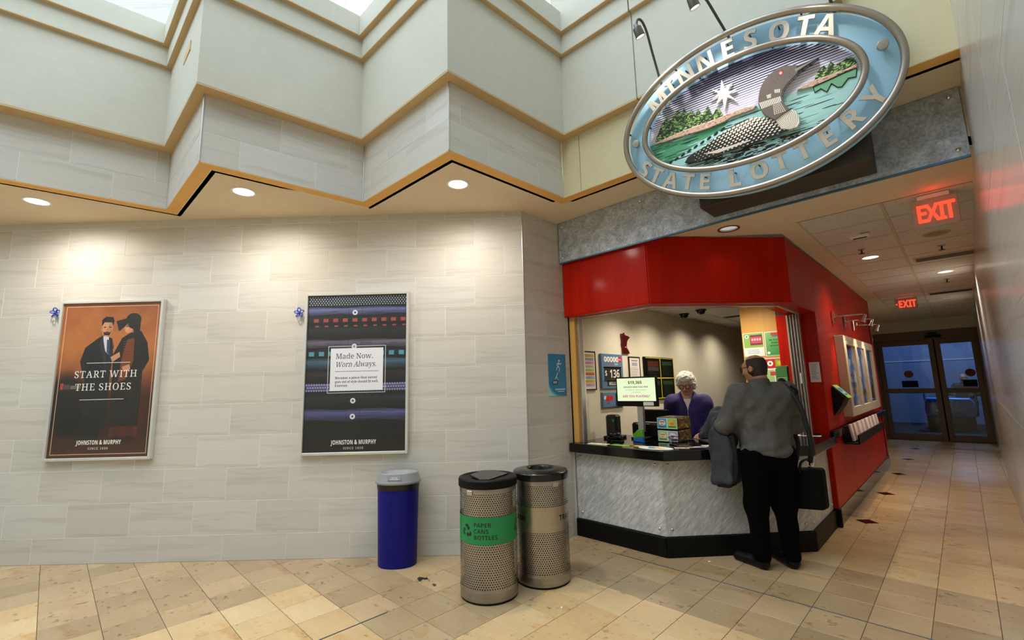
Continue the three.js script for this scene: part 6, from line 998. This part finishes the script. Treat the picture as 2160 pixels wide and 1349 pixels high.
  part(bag, 'bag_body', soft(nets((x, y, z) => { const cx = x - at[0], cy = y - 0.635, cz = z - at[2], c2 = Math.cos(0.75), s2 = Math.sin(0.75), u = cx * c2 + cz * s2, w = -cx * s2 + cz * c2, v = cy + u * 0.1, q = [Math.abs(u) - 0.125, Math.abs(v) - 0.135, Math.abs(w) - 0.035]; return Math.hypot(Math.max(q[0], 0), Math.max(q[1], 0), Math.max(q[2], 0)) + Math.min(Math.max(...q), 0) - 0.03; }, [at[0] - 0.26, 0.42, at[2] - 0.26], [at[0] + 0.26, 0.85, at[2] + 0.26], 0.009)), phys('#060606', 0.8, 0, { specularIntensity: 0.25 }));
  const strapPts = [[at[0] - 0.04, 0.86, at[2] - 0.06], [-0.3, 1.0, -0.12], [-0.265, 1.2, -0.15], [-0.23, 1.38, -0.12], [-0.17, 1.52, -0.02], [-0.17, 1.48, 0.1], [-0.24, 1.25, 0.2], [-0.32, 1.0, 0.16], [at[0] + 0.02, 0.8, at[2] + 0.09]];
  part(bag, 'shoulder_strap', (() => { const g = tube(strapPts, 0.02, 90, 10); return g; })(), mat('#0d0d0d', 0.7)); part(bag, 'shoulder_pad', nets(cap([-0.235, 1.44, -0.09], [-0.175, 1.535, 0.0], 0.03, 0.03), [-0.32, 1.36, -0.16], [-0.1, 1.62, 0.08], 0.008), M.black);
  part(bag, 'strap_buckle', new THREE.TorusGeometry(0.022, 0.005, 8, 18).translate(at[0] - 0.04, 0.84, at[2] - 0.06), M.chrome, 'metal ring'); part(bag, 'carry_handle', tube([[at[0] - 0.08, 0.79, at[2] + 0.05], [at[0] - 0.06, 0.86, at[2] + 0.02], [at[0] + 0.03, 0.85, at[2] - 0.05], [at[0] + 0.06, 0.77, at[2] - 0.07]], 0.01, 24, 8), M.black); part(bag, 'bag_flap', clean(new THREE.SphereGeometry(0.012, 12, 8)).translate(at[0] - 0.1, 0.62, at[2] - 0.05), M.chrome, 'small metal snap');
}
// ----- clerk behind the counter -----
{
  const root = [-2.33, 0, -5.28], TH = 0.36, t = thing('person', 'clerk with white hair and glasses in a purple jacket', 'person', root, TH);
  const j = { hipL: [0.09, 0.88, 0], hipR: [-0.09, 0.88, 0], kneeL: [0.1, 0.48, 0.02], kneeR: [-0.1, 0.48, 0.02], ankL: [0.1, 0.09, 0], ankR: [-0.1, 0.09, 0], shL: [0.17, 1.32, 0.05], shR: [-0.17, 1.32, 0.05], elL: [0.27, 1.09, 0.06], wrL: [0.14, 1.0, 0.26], elR: [-0.27, 1.09, 0.06], wrR: [-0.13, 1.0, 0.26], neck: [0, 1.43, 0.08], chest: [0, 1.21, 0.03], belly: [0, 1.03, 0.02], pelvis: [0, 0.92, 0] };
  const b = { k: 0.98, chest: [0.185, 0.18, 0.125], belly: [0.175, 0.18, 0.135], pelvis: [0.18, 0.13, 0.14] }, f = figure(j, b), hp = [0.0, 1.535, 0.13], yaw = -0.12, pitch = 0.42, skin = mat('#c99880', 0.5);
  part(t, 'body', [clean(nets(blend([...f.torso(-0.012), ...f.arms(-0.012), ...f.legs(-0.012), f.neckCap, cap([0, 1.38, 0.06], [0, 1.47, 0.1], 0.058, 0.052)], 0.05), [-0.4, 0.04, -0.25], [0.4, 1.5, 0.42], 0.018)), headPose(clean(headSkin.clone()), hp, yaw, pitch), handAt(j.elL, j.wrL, [0, -1, 0], 1), handAt(j.elR, j.wrR, [0, -1, 0], -1)], skin, 'fair skin');
  const bs = blend([...f.torso(0.016), ...f.arms(0.013), cap(j.chest, [0, 1.4, 0.05], 0.11, 0.085)], 0.055), open = (x, y, z) => (z > 0.06 ? 0.055 * sstep(1.22, 1.42, y) - Math.abs(x) : -1);
  part(t, 'jacket', soft(nets((x, y, z) => smax(smax(smax(bs(x, y, z) + wob(x, y * 0.7, z, 24) * 0.008, 0.86 - y, 0.01), y - 1.45 + (z - 0.05) * 0.4, 0.008), open(x, y, z), 0.006), [-0.42, 0.82, -0.2], [0.42, 1.5, 0.4], 0.0105)), mat('#34206e', 0.75, 0, { map: texWeave }), 'purple zip jacket');
  part(t, 'undershirt', soft(nets((x, y, z) => smax(smax(blend([ell(j.chest, [0.19, 0.186, 0.134]), cap(j.chest, [0, 1.4, 0.06], 0.1, 0.075)], 0.05)(x, y, z), y - 1.405 + (z - 0.05) * 0.5, 0.008), 1.0 - y, 0.01), [-0.24, 0.96, -0.16], [0.24, 1.46, 0.24], 0.012)), mat('#dcd8d2', 0.8), 'white undershirt'); part(t, 'zipper', rod([0, 1.16, 0.182], [0, 1.245, 0.178], 0.004), M.chrome);
  part(t, 'trousers', soft(nets((x, y, z) => smax(smax(blend([...f.legs(0.016), ell(j.pelvis, [0.19, 0.14, 0.15])], 0.05)(x, y, z), 0.04 - y, 0.01), y - 0.95, 0.01), [-0.3, 0.0, -0.25], [0.3, 1.0, 0.25], 0.016)), M.dark, 'dark trousers'); part(t, 'shoe', shoe([0.1, 0, -0.03], [0.12, 0, 0.14], 0.043), M.dark); part(t, 'shoe', shoe([-0.1, 0, -0.03], [-0.12, 0, 0.14], 0.043), M.dark);
  const hair = (x, y, z) => { const d = blend([ell([0, 0.04, -0.018], [0.102, 0.1, 0.108]), ell([-0.082, -0.01, -0.01], [0.03, 0.06, 0.05]), ell([0.082, -0.01, -0.01], [0.03, 0.06, 0.05]), ell([0, -0.03, -0.07], [0.085, 0.08, 0.05]), ell([0.02, 0.088, 0.058], [0.06, 0.035, 0.04]), ell([-0.035, 0.078, 0.055], [0.04, 0.035, 0.04])], 0.03)(x, y, z) + wob(x, y, z, 95) * 0.006 + wob(x + 2, y, z, 48) * 0.007; const face = ell([0, -0.012, 0.105], [0.066, 0.075, 0.085])(x, y, z); return smax(smax(d, -face, 0.01), -HEAD(x, y, z) - 0.006, 0.004); };
  part(t, 'hair', headPose(clean(nets(hair, [-0.14, -0.14, -0.16], [0.14, 0.18, 0.13], 0.005)), hp, yaw, pitch), mat('#d9d2c6', 0.75), 'fluffy white hair'); eyesAndLips(t, hp, yaw, pitch); glasses(t, hp, yaw, pitch, M.black);
}
// ----- driver on the tug behind the doors -----
{
  const root = [-0.01, 0.69, -19.1], t = thing('person', 'driver in dark jacket seated on the blue tug', 'person', root, 0.05);
  const j = { hipL: [0.1, 0.08, 0], hipR: [-0.1, 0.08, 0], kneeL: [0.12, 0.1, 0.42], kneeR: [-0.12, 0.1, 0.42], ankL: [0.12, -0.25, 0.5], ankR: [-0.12, -0.25, 0.5], shL: [0.18, 0.56, 0.04], shR: [-0.18, 0.56, 0.04], elL: [0.3, 0.34, 0.16], wrL: [0.14, 0.3, 0.4], elR: [-0.34, 0.36, 0.16], wrR: [-0.3, 0.32, 0.4], neck: [0, 0.66, 0.05], chest: [0, 0.44, 0.02], belly: [0, 0.24, 0.02], pelvis: [0, 0.1, 0] };
  const b = { k: 1.05, chest: [0.19, 0.18, 0.13], belly: [0.18, 0.18, 0.15], pelvis: [0.18, 0.1, 0.15] }, f = figure(j, b), hp = [0, 0.8, 0.08];
  part(t, 'body', [clean(nets(blend([...f.torso(-0.01), ...f.arms(-0.01), ...f.legs(-0.01), f.neckCap], 0.05), [-0.45, -0.35, -0.25], [0.45, 0.72, 0.65], 0.024)), headPose(clean(headSkin.clone()), hp, 0.1, 0.1), handAt(j.elL, j.wrL, [-1, 0, 0], 1), handAt(j.elR, j.wrR, [1, 0, 0], -1)], mat('#b07a58', 0.5));
  part(t, 'jacket', soft(nets(blend([...f.torso(0.016), ...f.arms(0.014), cap(j.chest, [0, 0.63, 0.04], 0.1, 0.075)], 0.055), [-0.48, -0.05, -0.25], [0.48, 0.72, 0.5], 0.018)), mat('#16181c', 0.8), 'dark jacket'); part(t, 'trousers', soft(nets(blend(f.legs(0.02), 0.05), [-0.4, -0.4, -0.2], [0.4, 0.3, 0.7], 0.024)), mat('#20242c', 0.8)); eyesAndLips(t, hp, 0.1, 0.1);
}
renderer.render(scene, camera);
